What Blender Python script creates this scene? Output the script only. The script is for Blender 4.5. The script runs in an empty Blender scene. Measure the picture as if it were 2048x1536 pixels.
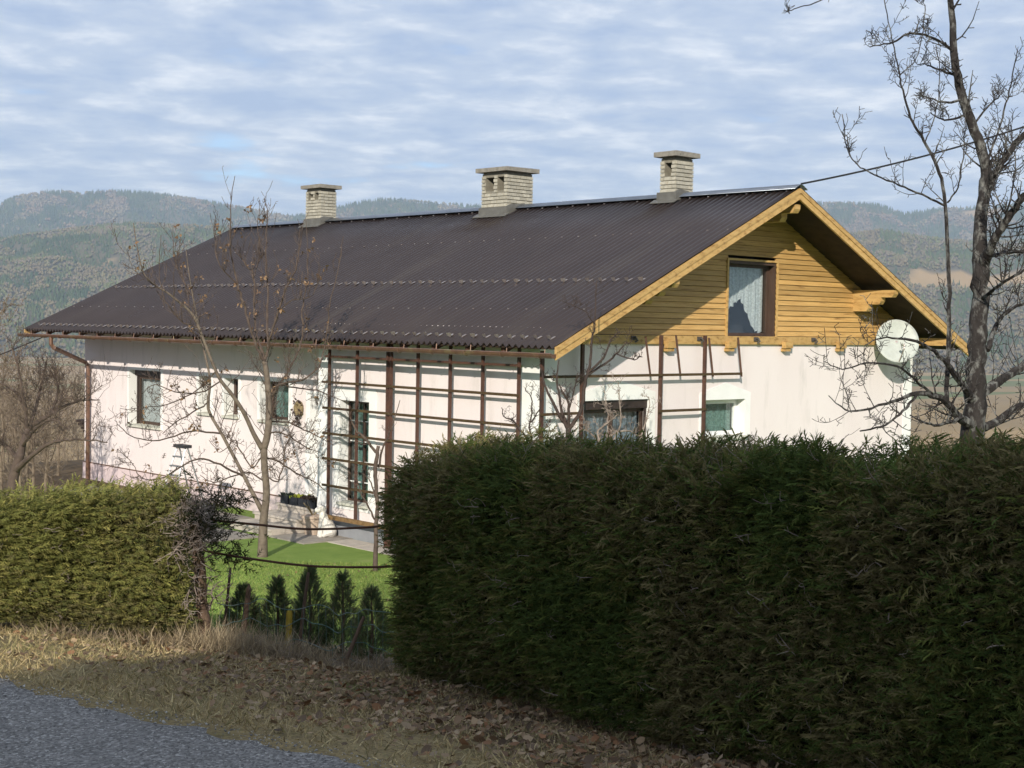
import bpy, math, random
import numpy as np
from mathutils import Matrix, Vector

random.seed(7)
rng = np.random.default_rng(7)
SC = bpy.context.scene
COL = SC.collection

# ------------------------------------------------------------------ camera
# World axes: X along the gable wall, Y along the long wall, Z up; Z=0 is the lawn by the house.
EYE = 4.34
F, YAW, PIT, ROL = 2894.06, 0.74192, -0.04148, 0.01708
CAM = np.array([-17.0386, -17.8885, EYE])
_fw = np.array([math.sin(YAW) * math.cos(PIT), math.cos(YAW) * math.cos(PIT), math.sin(PIT)])
_rt = np.array([math.cos(YAW), -math.sin(YAW), 0.0])
_up = np.cross(_rt, _fw)
R2 = _rt * math.cos(ROL) + _up * math.sin(ROL)
U2 = -_rt * math.sin(ROL) + _up * math.cos(ROL)
camd = bpy.data.cameras.new('camera')
cam = bpy.data.objects.new('camera', camd)
COL.objects.link(cam)
M = Matrix(((R2[0], U2[0], -_fw[0], CAM[0]), (R2[1], U2[1], -_fw[1], CAM[1]), (R2[2], U2[2], -_fw[2], CAM[2]), (0, 0, 0, 1)))
cam.matrix_world = M
camd.sensor_width = 36
camd.lens = F / 2048 * 36
camd.clip_start = 0.1
camd.clip_end = 40000
SC.camera = cam

# ------------------------------------------------------------------ sun, sky, exposure
SUN_HEAD, SUN_EL = math.radians(51), math.radians(23.5)   # heading the light travels to, from +Y towards +X
sund = np.array([math.sin(SUN_HEAD) * math.cos(SUN_EL), math.cos(SUN_HEAD) * math.cos(SUN_EL), -math.sin(SUN_EL)])
sl = bpy.data.lights.new('sun', 'SUN')
sl.energy = 4.4
sl.angle = math.radians(0.55)
sl.color = (1.0, 0.92, 0.80)
so = bpy.data.objects.new('sun', sl)
COL.objects.link(so)
so.rotation_euler = Vector(sund).to_track_quat('-Z', 'Y').to_euler()
so.location = (0, 0, 60)

world = bpy.data.worlds.new('World')
SC.world = world
world.use_nodes = True
nt = world.node_tree
nt.nodes.clear()


def N(t, kind, **kw):
    n = t.nodes.new(kind)
    for k, v in kw.items():
        setattr(n, k, v)
    return n


def L(t, a, b):
    t.links.new(a, b)


def math_node(t, op, a, b=None):
    n = N(t, 'ShaderNodeMath', operation=op)
    for i, v in enumerate((a, b)):
        if v is None:
            continue
        if isinstance(v, (int, float)):
            n.inputs[i].default_value = v
        else:
            L(t, v, n.inputs[i])
    return n.outputs[0]


def ramp(t, fac, stops, interp='LINEAR'):
    r = N(t, 'ShaderNodeValToRGB')
    r.color_ramp.interpolation = interp
    els = r.color_ramp.elements
    while len(els) < len(stops):
        els.new(0.5)
    for e, (p, c) in zip(els, stops):
        e.position = p
        e.color = (c[0], c[1], c[2], 1) if not isinstance(c, (int, float)) else (c, c, c, 1)
    L(t, fac, r.inputs[0])
    return r.outputs[0]


def mixc(t, fac, a, b, mode='MIX'):
    m = N(t, 'ShaderNodeMix', data_type='RGBA', blend_type=mode)
    for sock, v in ((m.inputs[0], fac), (m.inputs[6], a), (m.inputs[7], b)):
        if isinstance(v, (int, float)):
            sock.default_value = v
        elif isinstance(v, (tuple, list)):
            sock.default_value = (v[0], v[1], v[2], 1)
        else:
            L(t, v, sock)
    return m.outputs[2]


def noise(t, vec, scale, detail=4, rough=0.55, dist=0.0):
    n = N(t, 'ShaderNodeTexNoise')
    n.inputs['Scale'].default_value = scale
    n.inputs['Detail'].default_value = detail
    n.inputs['Roughness'].default_value = rough
    n.inputs['Distortion'].default_value = dist
    if vec is not None:
        L(t, vec, n.inputs['Vector'])
    return n.outputs['Fac']


sky = N(nt, 'ShaderNodeTexSky', sky_type='NISHITA')
sky.sun_disc = False
sky.sun_elevation = SUN_EL
# direction towards the sun, horizontally
sky.sun_rotation = math.atan2(-sund[0], -sund[1])
sky.altitude = 500
sky.air_density = 1.0
sky.dust_density = 0.6
sky.ozone_density = 1.5
tc = N(nt, 'ShaderNodeTexCoord')
sep = N(nt, 'ShaderNodeSeparateXYZ')
L(nt, tc.outputs['Generated'], sep.inputs[0])
zz = math_node(nt, 'ADD', math_node(nt, 'MAXIMUM', sep.outputs[2], 0.0), 0.10)
px_ = math_node(nt, 'DIVIDE', sep.outputs[0], zz)
py_ = math_node(nt, 'DIVIDE', sep.outputs[1], zz)
cmb = N(nt, 'ShaderNodeCombineXYZ')
L(nt, px_, cmb.inputs[0])
L(nt, py_, cmb.inputs[1])
mp0 = N(nt, 'ShaderNodeMapping')
mp0.inputs['Rotation'].default_value = (0, 0, YAW - 0.06)
L(nt, cmb.outputs[0], mp0.inputs[0])
mp = N(nt, 'ShaderNodeMapping')
mp.inputs['Location'].default_value = (0.35, 1.3, 0)
mp.inputs['Scale'].default_value = (1.15, 1.15, 1)
L(nt, mp0.outputs[0], mp.inputs[0])
n_big = noise(nt, mp.outputs[0], 0.8, 3, 0.5, 0.2)
n_rip = noise(nt, mp.outputs[0], 3.3, 6, 0.60, 0.15)
n_fin = noise(nt, mp.outputs[0], 1.8, 4, 0.5, 0.2)
cov = math_node(nt, 'ADD', math_node(nt, 'MULTIPLY', n_big, 0.9), math_node(nt, 'ADD', math_node(nt, 'MULTIPLY', n_rip, 0.35), math_node(nt, 'MULTIPLY', n_fin, 0.45)))
mask = ramp(nt, cov, [(0.55, 0.0), (0.73, 0.95)], 'EASE')
shade = ramp(nt, n_rip, [(0.36, (3.7, 4.6, 6.3)), (0.52, (5.0, 5.7, 6.9)), (0.68, (7.6, 7.9, 8.4))])
col = mixc(nt, mask, mixc(nt, 1.0, sky.outputs[0], (0.92, 1.02, 1.2), 'MULTIPLY'), shade)
bg = N(nt, 'ShaderNodeBackground')
bg.inputs['Strength'].default_value = 0.098
L(nt, col, bg.inputs[0])
wo = N(nt, 'ShaderNodeOutputWorld')
L(nt, bg.outputs[0], wo.inputs[0])

SC.view_settings.view_transform = 'Standard'
SC.view_settings.look = 'None'
SC.view_settings.exposure = 0.36
SC.view_settings.gamma = 1.0
SC.render.engine = 'CYCLES'
SC.cycles.use_denoising = True
SC.cycles.max_bounces = 6
SC.cycles.diffuse_bounces = 3
SC.cycles.transparent_max_bounces = 8
SC.cycles.volume_bounces = 0
SC.cycles.use_adaptive_sampling = True
SC.cycles.adaptive_threshold = 0.02

# ------------------------------------------------------------------ pixel helpers (photo is 2048 x 1536)


def ray(u, v):
    return _fw + R2 * (u - 1024) / F - U2 * (v - 768) / F


def onX(u, v, X):
    d = ray(u, v)
    return CAM + d * (X - CAM[0]) / d[0]


def onY(u, v, Y):
    d = ray(u, v)
    return CAM + d * (Y - CAM[1]) / d[1]


def onZ(u, v, Z):
    d = ray(u, v)
    return CAM + d * (Z - EYE) / d[2]


def at(u, v, depth):
    return CAM + ray(u, v) * depth


FH = np.array([math.sin(YAW), math.cos(YAW)])
RH = np.array([math.cos(YAW), -math.sin(YAW)])


def sd(s, d):
    """metres to the right of and in front of the place the photographer stands -> world x, y"""
    return CAM[0] + RH[0] * s + FH[0] * d, CAM[1] + RH[1] * s + FH[1] * d


HW, HL, RX = 11.52, 18.53, 0.76      # house width, length, set-back of the long wall's far part
VALLEY = -62.0


def road_n(s, d):
    return (s + 0.44) * 0.536 + (d - 5.67) * 0.844


def ground_z(s, d):
    s = np.asarray(s, float)
    d = np.asarray(d, float)
    n = road_n(s, d)
    k = np.clip(n, 0, None)
    drop = np.where(k < 11.5, 0.2 * k, 2.3 + 0.29 * (1 - np.exp(-(k - 11.5) * 0.69)))
    z = EYE - 1.75 - drop
    x = CAM[0] + RH[0] * s + FH[0] * d
    y = CAM[1] + RH[1] * s + FH[1] * d
    q = np.maximum(np.maximum(y - 22.5, x - 16.5), 0)
    z = z - np.minimum(0.30 * q * q / (q + 6), 62 * (1 - np.exp(-q / 190)))
    return z


def gz(s, d):
    return float(ground_z(s, d))


def to_sd(x, y):
    return (x - CAM[0]) * RH[0] + (y - CAM[1]) * RH[1], (x - CAM[0]) * FH[0] + (y - CAM[1]) * FH[1]


# ------------------------------------------------------------------ materials
MATS = {}


def new_mat(name):
    m = bpy.data.materials.new(name)
    m.use_nodes = True
    m.node_tree.nodes.clear()
    out = N(m.node_tree, 'ShaderNodeOutputMaterial')
    MATS[name] = m
    return m, m.node_tree, out


def bump(t, h, strength, dist=0.02):
    b = N(t, 'ShaderNodeBump')
    b.inputs['Strength'].default_value = strength
    b.inputs['Distance'].default_value = dist
    L(t, h, b.inputs['Height'])
    return b.outputs[0]


def principled(t, out, col, rough=0.7, spec=0.3, metal=0.0, nrm=None):
    p = N(t, 'ShaderNodeBsdfPrincipled')
    if isinstance(col, (tuple, list)):
        p.inputs['Base Color'].default_value = (*col, 1)
    else:
        L(t, col, p.inputs['Base Color'])
    if isinstance(rough, (int, float)):
        p.inputs['Roughness'].default_value = rough
    else:
        L(t, rough, p.inputs['Roughness'])
    p.inputs['Specular IOR Level'].default_value = spec
    p.inputs['Metallic'].default_value = metal
    if nrm is not None:
        L(t, nrm, p.inputs['Normal'])
    L(t, p.outputs[0], out.inputs[0])
    return p


def mat(name, c1, c2=None, scale=4.0, rough=0.7, spec=0.3, metal=0.0, b=0.0, bscale=None, stretch=(1, 1, 1), rot=(0, 0, 0), stops=(0.35, 0.65), extra=None, perobj=0.0):
    m, t, out = new_mat(name)
    g = N(t, 'ShaderNodeNewGeometry')
    mpn = N(t, 'ShaderNodeMapping')
    mpn.inputs['Scale'].default_value = stretch
    mpn.inputs['Rotation'].default_value = rot
    L(t, g.outputs['Position'], mpn.inputs[0])
    v = mpn.outputs[0]
    if c2 is None:
        c2 = tuple(x * 0.82 for x in c1)
    nf = noise(t, v, scale, 6, 0.6)
    c = ramp(t, nf, [(stops[0], c1), (stops[1], c2)])
    if extra:
        ec, es, lo, hi = extra
        ef = ramp(t, noise(t, v, es, 5, 0.65), [(lo, 0.0), (hi, 1.0)])
        c = mixc(t, ef, c, ec)
    if perobj:
        oi = N(t, 'ShaderNodeObjectInfo')
        hsv = N(t, 'ShaderNodeHueSaturation')
        L(t, c, hsv.inputs['Color'])
        vv = math_node(t, 'ADD', math_node(t, 'MULTIPLY', oi.outputs['Random'], perobj * 2), 1 - perobj)
        L(t, vv, hsv.inputs['Value'])
        c = hsv.outputs[0]
    nrm = bump(t, noise(t, v, bscale or scale * 6, 5, 0.6), b) if b else None
    principled(t, out, c, rough, spec, metal, nrm)
    return m


def leaf_mat(name, rough=0.6, trans=0.25, attr='Col', spec=0.2):
    m, t, out = new_mat(name)
    a = N(t, 'ShaderNodeAttribute', attribute_name=attr)
    d = N(t, 'ShaderNodeBsdfPrincipled')
    L(t, a.outputs['Color'], d.inputs['Base Color'])
    d.inputs['Roughness'].default_value = rough
    d.inputs['Specular IOR Level'].default_value = spec
    if trans:
        tr = N(t, 'ShaderNodeBsdfTranslucent')
        L(t, a.outputs['Color'], tr.inputs['Color'])
        mx = N(t, 'ShaderNodeMixShader')
        mx.inputs[0].default_value = trans
        L(t, d.outputs[0], mx.inputs[1])
        L(t, tr.outputs[0], mx.inputs[2])
        L(t, mx.outputs[0], out.inputs[0])
    else:
        L(t, d.outputs[0], out.inputs[0])
    return m


mat('stucco', (0.80, 0.73, 0.715), (0.745, 0.665, 0.65), 0.9, 0.9, 0.1, b=0.25, bscale=60, stops=(0.3, 0.75), extra=((0.60, 0.55, 0.525), 2.6, 0.54, 0.80), stretch=(1, 1, 0.25))
mat('plinth_paint', (0.70, 0.58, 0.58), (0.63, 0.52, 0.52), 1.5, 0.9, 0.1, b=0.2, bscale=60)
mat('white_trim', (0.84, 0.84, 0.82), (0.79, 0.79, 0.77), 3, 0.85, 0.15, b=0.12, bscale=60)
mat('grey_plinth', (0.30, 0.31, 0.33), (0.24, 0.25, 0.27), 2, 0.9, 0.1, b=0.3, bscale=40)
mat('brown_frame', (0.085, 0.052, 0.038), (0.058, 0.037, 0.028), 9, 0.5, 0.35, stretch=(1, 1, 0.2))
mat('white_frame', (0.80, 0.80, 0.78), (0.74, 0.74, 0.72), 6, 0.45, 0.4)
mat('dark_shutter', (0.05, 0.035, 0.03), (0.035, 0.025, 0.022), 9, 0.5, 0.3)
mat('sill_stone', (0.62, 0.61, 0.53), (0.5, 0.5, 0.43), 12, 0.8, 0.2)
mat('board_wood', (0.57, 0.36, 0.135), (0.45, 0.265, 0.09), 5, 0.55, 0.3, b=0.25, bscale=22, stretch=(0.35, 1, 5), extra=((0.17, 0.085, 0.025), 3.4, 0.58, 0.72), perobj=0.2)
mat('beam_wood', (0.57, 0.37, 0.145), (0.46, 0.28, 0.10), 7, 0.5, 0.3, b=0.35, bscale=30, stretch=(1, 0.5, 2.2), extra=((0.22, 0.115, 0.035), 7, 0.54, 0.76), perobj=0.10)
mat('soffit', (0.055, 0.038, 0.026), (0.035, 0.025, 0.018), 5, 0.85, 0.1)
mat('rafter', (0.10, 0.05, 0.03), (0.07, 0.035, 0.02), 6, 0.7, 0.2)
mat('ridge_metal', (0.22, 0.245, 0.28), (0.17, 0.19, 0.22), 4, 0.3, 0.5, metal=0.8)
mat('gutter_metal', (0.19, 0.105, 0.07), (0.13, 0.07, 0.045), 5, 0.4, 0.5, metal=0.25, extra=((0.23, 0.20, 0.10), 3.2, 0.56, 0.74))
mat('galvanised', (0.5, 0.48, 0.47), (0.36, 0.27, 0.23), 30, 0.38, 0.5, metal=0.7)
mat('trellis_steel', (0.105, 0.052, 0.036), (0.07, 0.036, 0.027), 9, 0.6, 0.3, b=0.1)
mat('trellis_wood', (0.085, 0.055, 0.028), (0.06, 0.038, 0.02), 12, 0.75, 0.2, extra=((0.12, 0.105, 0.04), 9, 0.55, 0.75))
mat('plank_wood', (0.24, 0.15, 0.07), (0.15, 0.09, 0.04), 12, 0.75, 0.2)
mat('brick', (0.45, 0.425, 0.35), (0.36, 0.34, 0.275), 14, 0.9, 0.1, b=0.4, bscale=50, perobj=0.14, extra=((0.33, 0.27, 0.20), 6, 0.6, 0.78))
mat('mortar', (0.24, 0.225, 0.18), (0.19, 0.175, 0.14), 12, 0.95, 0.05, b=0.4)
mat('flue', (0.03, 0.027, 0.024), (0.022, 0.02, 0.018), 8, 0.95, 0.05)
mat('cap_concrete', (0.30, 0.28, 0.24), (0.21, 0.195, 0.165), 10, 0.95, 0.1, b=0.6, bscale=40, extra=((0.12, 0.11, 0.09), 14, 0.58, 0.72))
mat('flashing', (0.17, 0.165, 0.145), (0.12, 0.115, 0.10), 5, 0.55, 0.4, metal=0.2)
mat('step_concrete', (0.50, 0.45, 0.39), (0.42, 0.375, 0.325), 5, 0.9, 0.15, b=0.3, bscale=40, extra=((0.33, 0.30, 0.26), 4, 0.55, 0.72))
mat('paving', (0.33, 0.30, 0.26), (0.25, 0.225, 0.195), 4, 0.9, 0.15, b=0.4, bscale=30)
mat('dish_paint', (0.50, 0.535, 0.50), (0.42, 0.45, 0.42), 6, 0.5, 0.3)
mat('cable', (0.02, 0.02, 0.022), None, 4, 0.6, 0.3)
mat('rusty_rod', (0.11, 0.05, 0.028), (0.06, 0.033, 0.022), 25, 0.8, 0.2, b=0.2)
mat('weathered_post', (0.17, 0.115, 0.08), (0.10, 0.068, 0.05), 14, 0.9, 0.1, stretch=(1, 1, 0.15), b=0.4)
mat('yellow_post', (0.45, 0.33, 0.045), (0.36, 0.25, 0.03), 18, 0.8, 0.2, extra=((0.22, 0.16, 0.05), 30, 0.55, 0.7))
mat('green_wire', (0.05, 0.14, 0.11), (0.16, 0.19, 0.18), 8, 0.5, 0.4)
mat('bark_apple', (0.048, 0.043, 0.040), (0.024, 0.021, 0.020), 12, 0.95, 0.1, b=0.9, bscale=40, stretch=(1, 1, 0.55), extra=((0.19, 0.19, 0.175), 15, 0.50, 0.66))
mat('bark_yard', (0.19, 0.155, 0.12), (0.12, 0.096, 0.075), 10, 0.9, 0.1, b=0.4, bscale=40)
mat('twig_yard', (0.125, 0.094, 0.075), (0.080, 0.060, 0.050), 8, 0.9, 0.1)
mat('twig_dark', (0.075, 0.055, 0.048), (0.05, 0.038, 0.033), 8, 0.9, 0.1)
mat('twig_far', (0.23, 0.185, 0.135), (0.17, 0.135, 0.10), 2, 0.9, 0.1)
mat('twig_grey', (0.32, 0.265, 0.22), (0.19, 0.15, 0.125), 12, 0.9, 0.1)
mat('hedge_wood', (0.035, 0.03, 0.018), (0.022, 0.02, 0.012), 12, 0.95, 0.05, b=0.6, bscale=30)
mat('terracotta', (0.50, 0.40, 0.32), (0.42, 0.33, 0.26), 9, 0.9, 0.1)
mat('statue_white', (0.74, 0.72, 0.67), (0.6, 0.57, 0.52), 14, 0.85, 0.1, b=0.3)
mat('crate_black', (0.025, 0.028, 0.035), None, 9, 0.5, 0.3)
mat('soil', (0.06, 0.045, 0.035), (0.035, 0.027, 0.02), 30, 0.95, 0.05, b=0.6)
mat('aluminium', (0.32, 0.34, 0.36), (0.25, 0.26, 0.28), 8, 0.4, 0.5, metal=0.5)
mat('black_plastic', (0.04, 0.04, 0.045), None, 8, 0.5, 0.3)
mat('rubber_grey', (0.10, 0.09, 0.085), (0.07, 0.06, 0.055), 10, 0.6, 0.3)
mat('dry_wreath', (0.30, 0.24, 0.14), (0.20, 0.15, 0.085), 40, 0.95, 0.05)
mat('wreath_leaf', (0.07, 0.05, 0.045), (0.04, 0.03, 0.03), 40, 0.8, 0.1)
mat('door_paint', (0.80, 0.80, 0.79), (0.75, 0.75, 0.74), 4, 0.5, 0.3)
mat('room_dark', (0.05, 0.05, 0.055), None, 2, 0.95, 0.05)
mat('shade_house_wall', (0.55, 0.50, 0.43), (0.48, 0.43, 0.37), 1, 0.9, 0.1)
mat('shade_house_roof', (0.18, 0.08, 0.06), (0.13, 0.06, 0.045), 3, 0.8, 0.2)
mat('shed_tile', (0.06, 0.045, 0.04), (0.04, 0.03, 0.028), 6, 0.85, 0.1)
mat('firewood', (0.10, 0.065, 0.045), (0.05, 0.035, 0.028), 9, 0.95, 0.05)
leaf_mat('foliage', 0.75, 0.25, spec=0.06)
leaf_mat('grass', 0.7, 0.2)
leaf_mat('dead_leaf', 0.75, 0.15)
leaf_mat('stone_bits', 0.9, 0.0)
leaf_mat('far_tree', 1.0, 0.0, spec=0.0)


def roof_material():
    m, t, out = new_mat('roof_sheet')
    g = N(t, 'ShaderNodeNewGeometry')
    v = g.outputs['Position']
    c = ramp(t, noise(t, v, 0.7, 5, 0.6), [(0.3, (0.040, 0.030, 0.028)), (0.7, (0.030, 0.022, 0.021))])
    # lichen-brown run-off streaks, stretched down the slope
    mpn = N(t, 'ShaderNodeMapping')
    mpn.inputs['Scale'].default_value = (0.12, 2.0, 0.12)
    L(t, v, mpn.inputs[0])
    st = ramp(t, noise(t, mpn.outputs[0], 0.9, 4, 0.6), [(0.55, 0.0), (0.75, 0.6)])
    c = mixc(t, st, c, (0.056, 0.046, 0.038))
    r = ramp(t, noise(t, v, 1.4, 4, 0.6), [(0.3, 0.26), (0.7, 0.40)])
    principled(t, out, c, r, 0.42, 0.0, bump(t, noise(t, v, 30, 3), 0.05))


roof_material()


def glass_material():
    m, t, out = new_mat('window_glass')
    tr = N(t, 'ShaderNodeBsdfTransparent')
    tr.inputs[0].default_value = (0.92, 0.95, 0.95, 1)
    gl = N(t, 'ShaderNodeBsdfGlossy')
    gl.inputs['Roughness'].default_value = 0.03
    lw = N(t, 'ShaderNodeLayerWeight')
    lw.inputs[0].default_value = 0.35
    f = math_node(t, 'ADD', math_node(t, 'MULTIPLY', lw.outputs['Fresnel'], 0.16), 0.004)
    mx = N(t, 'ShaderNodeMixShader')
    L(t, f, mx.inputs[0])
    L(t, tr.outputs[0], mx.inputs[1])
    L(t, gl.outputs[0], mx.inputs[2])
    L(t, mx.outputs[0], out.inputs[0])


glass_material()


def curtain_material(name, col, alpha):
    m, t, out = new_mat(name)
    d = N(t, 'ShaderNodeBsdfDiffuse')
    d.inputs[0].default_value = (*col, 1)
    tl = N(t, 'ShaderNodeBsdfTranslucent')
    tl.inputs[0].default_value = (*col, 1)
    m1 = N(t, 'ShaderNodeMixShader')
    m1.inputs[0].default_value = 0.35
    L(t, d.outputs[0], m1.inputs[1])
    L(t, tl.outputs[0], m1.inputs[2])
    tr = N(t, 'ShaderNodeBsdfTransparent')
    g = N(t, 'ShaderNodeNewGeometry')
    lace = ramp(t, noise(t, g.outputs['Position'], 28, 3, 0.7), [(0.40, max(0.0, alpha - 0.25)), (0.60, min(1.0, alpha + 0.15))])
    m2 = N(t, 'ShaderNodeMixShader')
    L(t, lace, m2.inputs[0])
    L(t, tr.outputs[0], m2.inputs[1])
    L(t, m1.outputs[0], m2.inputs[2])
    L(t, m2.outputs[0], out.inputs[0])


curtain_material('lace', (0.86, 0.87, 0.88), 0.95)
curtain_material('green_curtain', (0.25, 0.42, 0.38), 0.9)
curtain_material('blue_curtain', (0.36, 0.44, 0.52), 0.75)


def ground_material():
    m, t, out = new_mat('earth')
    g = N(t, 'ShaderNodeNewGeometry')
    v = g.outputs['Position']
    z = N(t, 'ShaderNodeAttribute', attribute_name='Col')
    s3 = N(t, 'ShaderNodeSeparateColor')
    L(t, z.outputs['Color'], s3.inputs[0])
    straw = ramp(t, noise(t, v, 2.3, 6, 0.65), [(0.30, (0.20, 0.165, 0.075)), (0.5, (0.30, 0.23, 0.115)), (0.72, (0.17, 0.15, 0.065))])
    straw = mixc(t, ramp(t, noise(t, v, 38, 4, 0.7), [(0.42, 0.0), (0.62, 0.6)]), straw, (0.09, 0.07, 0.048))
    litter = ramp(t, noise(t, v, 9, 6, 0.7), [(0.32, (0.07, 0.052, 0.038)), (0.55, (0.14, 0.098, 0.068)), (0.75, (0.21, 0.145, 0.10))])
    lawn = ramp(t, noise(t, v, 1.2, 7, 0.7), [(0.30, (0.13, 0.205, 0.045)), (0.55, (0.18, 0.26, 0.06)), (0.72, (0.25, 0.28, 0.10))])
    mpn = N(t, 'ShaderNodeMapping')
    mpn.inputs['Rotation'].default_value = (0, 0, YAW)
    mpn.inputs['Scale'].default_value = (0.6, 1.9, 1)
    L(t, v, mpn.inputs[0])
    vo = N(t, 'ShaderNodeTexVoronoi')
    vo.inputs['Scale'].default_value = 0.0042
    L(t, mpn.outputs[0], vo.inputs['Vector'])
    sv = N(t, 'ShaderNodeSeparateColor')
    L(t, vo.outputs['Color'], sv.inputs[0])
    field = ramp(t, sv.outputs[0], [(0.0, (0.30, 0.21, 0.10)), (0.3, (0.36, 0.25, 0.12)), (0.5, (0.20, 0.19, 0.07)), (0.7, (0.33, 0.22, 0.11)), (0.9, (0.13, 0.16, 0.05))], 'CONSTANT')
    field = mixc(t, ramp(t, noise(t, v, 0.01, 6, 0.7), [(0.35, 0.0), (0.7, 0.5)]), field, (0.22, 0.16, 0.09))
    c = mixc(t, s3.outputs[0], straw, lawn)
    c = mixc(t, s3.outputs[1], c, litter)
    c = mixc(t, s3.outputs[2], c, field)
    principled(t, out, c, 0.95, 0.1, 0, bump(t, noise(t, v, 25, 5, 0.7), 0.5, 0.03))


ground_material()


def asphalt_material():
    m, t, out = new_mat('asphalt')
    g = N(t, 'ShaderNodeNewGeometry')
    v = g.outputs['Position']
    base = ramp(t, noise(t, v, 3.0, 6, 0.65), [(0.3, (0.19, 0.18, 0.168)), (0.7, (0.26, 0.247, 0.23))])
    vo = N(t, 'ShaderNodeTexVoronoi')
    vo.inputs['Scale'].default_value = 85
    L(t, v, vo.inputs['Vector'])
    sv = N(t, 'ShaderNodeSeparateColor')
    L(t, vo.outputs['Color'], sv.inputs[0])
    chip = ramp(t, sv.outputs[0], [(0.0, (0.08, 0.076, 0.072)), (0.30, (0.20, 0.19, 0.178)), (0.72, (0.32, 0.305, 0.285)), (0.93, (0.52, 0.50, 0.47))], 'CONSTANT')
    c = mixc(t, 0.62, base, chip)
    c = mixc(t, ramp(t, noise(t, v, 1.1, 5, 0.7), [(0.5, 0.0), (0.7, 0.5)]), c, (0.14, 0.132, 0.124))
    h = math_node(t, 'ADD', math_node(t, 'MULTIPLY', vo.outputs['Distance'], -1.0), noise(t, v, 9, 4))
    principled(t, out, c, 0.85, 0.25, 0, bump(t, h, 0.7, 0.02))


asphalt_material()

# ------------------------------------------------------------------ mesh helpers


def tag(o, label=None, cat=None, group=None, kind=None):
    if label:
        o['label'] = label
    if cat:
        o['category'] = cat
    if group:
        o['group'] = group
    if kind:
        o['kind'] = kind
    return o


def empty(name, loc, label=None, cat=None, group=None):
    o = bpy.data.objects.new(name, None)
    COL.objects.link(o)
    o.location = loc
    o.empty_display_size = 0.2
    return tag(o, label, cat, group)


def link(name, me, material=None, parent=None):
    o = bpy.data.objects.new(name, me)
    COL.objects.link(o)
    if material and not me.materials:
        me.materials.append(MATS[material])
    if parent is not None:
        o.parent = parent
        off = Vector((0, 0, 0))
        p = parent
        while p is not None:
            off += Vector(p.location)
            p = p.parent
        o.location = -off
    return o


class MB:
    """collects shapes in world coordinates and builds ONE mesh object"""

    def __init__(self):
        self.v = []
        self.f = []

    def quad(self, a, b, c, d):
        i = len(self.v)
        self.v += [tuple(a), tuple(b), tuple(c), tuple(d)]
        self.f.append((i, i + 1, i + 2, i + 3))
        return self

    def poly(self, pts):
        i = len(self.v)
        self.v += [tuple(p) for p in pts]
        self.f.append(tuple(range(i, i + len(pts))))
        return self

    def box(self, lo, hi):
        (x0, y0, z0), (x1, y1, z1) = lo, hi
        return self.hexa([(x0, y0, z0), (x1, y0, z0), (x1, y1, z0), (x0, y1, z0), (x0, y0, z1), (x1, y0, z1), (x1, y1, z1), (x0, y1, z1)])

    def hexa(self, p):
        i = len(self.v)
        self.v += [tuple(q) for q in p]
        for f in ((3, 2, 1, 0), (4, 5, 6, 7), (0, 1, 5, 4), (1, 2, 6, 5), (2, 3, 7, 6), (3, 0, 4, 7)):
            self.f.append(tuple(i + k for k in f))
        return self

    def prism(self, prof, off):
        """closed polygon prof (3-D points) extruded by vector off"""
        n = len(prof)
        i = len(self.v)
        off = np.array(off)
        self.v += [tuple(p) for p in prof] + [tuple(np.array(p) + off) for p in prof]
        self.f.append(tuple(i + n - 1 - k for k in range(n)))
        self.f.append(tuple(i + n + k for k in range(n)))
        for k in range(n):
            self.f.append((i + k, i + (k + 1) % n, i + n + (k + 1) % n, i + n + k))
        return self

    def tube(self, pts, rad, sides=6, cap=True, closed=False):
        pts = [np.array(p, float) for p in pts]
        n = len(pts)
        if not hasattr(rad, '__len__'):
            rad = [rad] * n
        i0 = len(self.v)
        ref = None
        for k in range(n):
            a = pts[max(k - 1, 0)]
            b = pts[min(k + 1, n - 1)]
            t = b - a
            t = t / (np.linalg.norm(t) + 1e-9)
            if ref is None:
                ref = np.array([0, 0, 1.0]) if abs(t[2]) < 0.9 else np.array([1.0, 0, 0])
            u = ref - t * (ref @ t)
            u /= np.linalg.norm(u) + 1e-9
            w = np.cross(t, u)
            ref = u
            for j in range(sides):
                an = 2 * math.pi * j / sides
                q = pts[k] + (u * math.cos(an) + w * math.sin(an)) * rad[k]
                self.v.append((q[0], q[1], q[2]))
        for k in range(n - 1):
            for j in range(sides):
                a = i0 + k * sides + j
                b = i0 + k * sides + (j + 1) % sides
                self.f.append((a, b, b + sides, a + sides))
        if cap:
            self.f.append(tuple(i0 + sides - 1 - j for j in range(sides)))
            self.f.append(tuple(i0 + (n - 1) * sides + j for j in range(sides)))
        return self

    def lathe(self, base, prof, sides=14):
        """prof = [(radius, z)...] round a vertical axis at base"""
        i0 = len(self.v)
        for r, z in prof:
            for j in range(sides):
                an = 2 * math.pi * j / sides
                self.v.append((base[0] + r * math.cos(an), base[1] + r * math.sin(an), base[2] + z))
        for k in range(len(prof) - 1):
            for j in range(sides):
                a = i0 + k * sides + j
                b = i0 + k * sides + (j + 1) % sides
                self.f.append((a, b, b + sides, a + sides))
        self.f.append(tuple(i0 + sides - 1 - j for j in range(sides)))
        self.f.append(tuple(i0 + (len(prof) - 1) * sides + j for j in range(sides)))
        return self

    def build(self, name, material, parent=None, smooth=False):
        me = bpy.data.meshes.new(name)
        me.from_pydata(self.v, [], self.f)
        if smooth:
            me.polygons.foreach_set('use_smooth', [True] * len(me.polygons))
        return link(name, me, material, parent)


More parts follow.
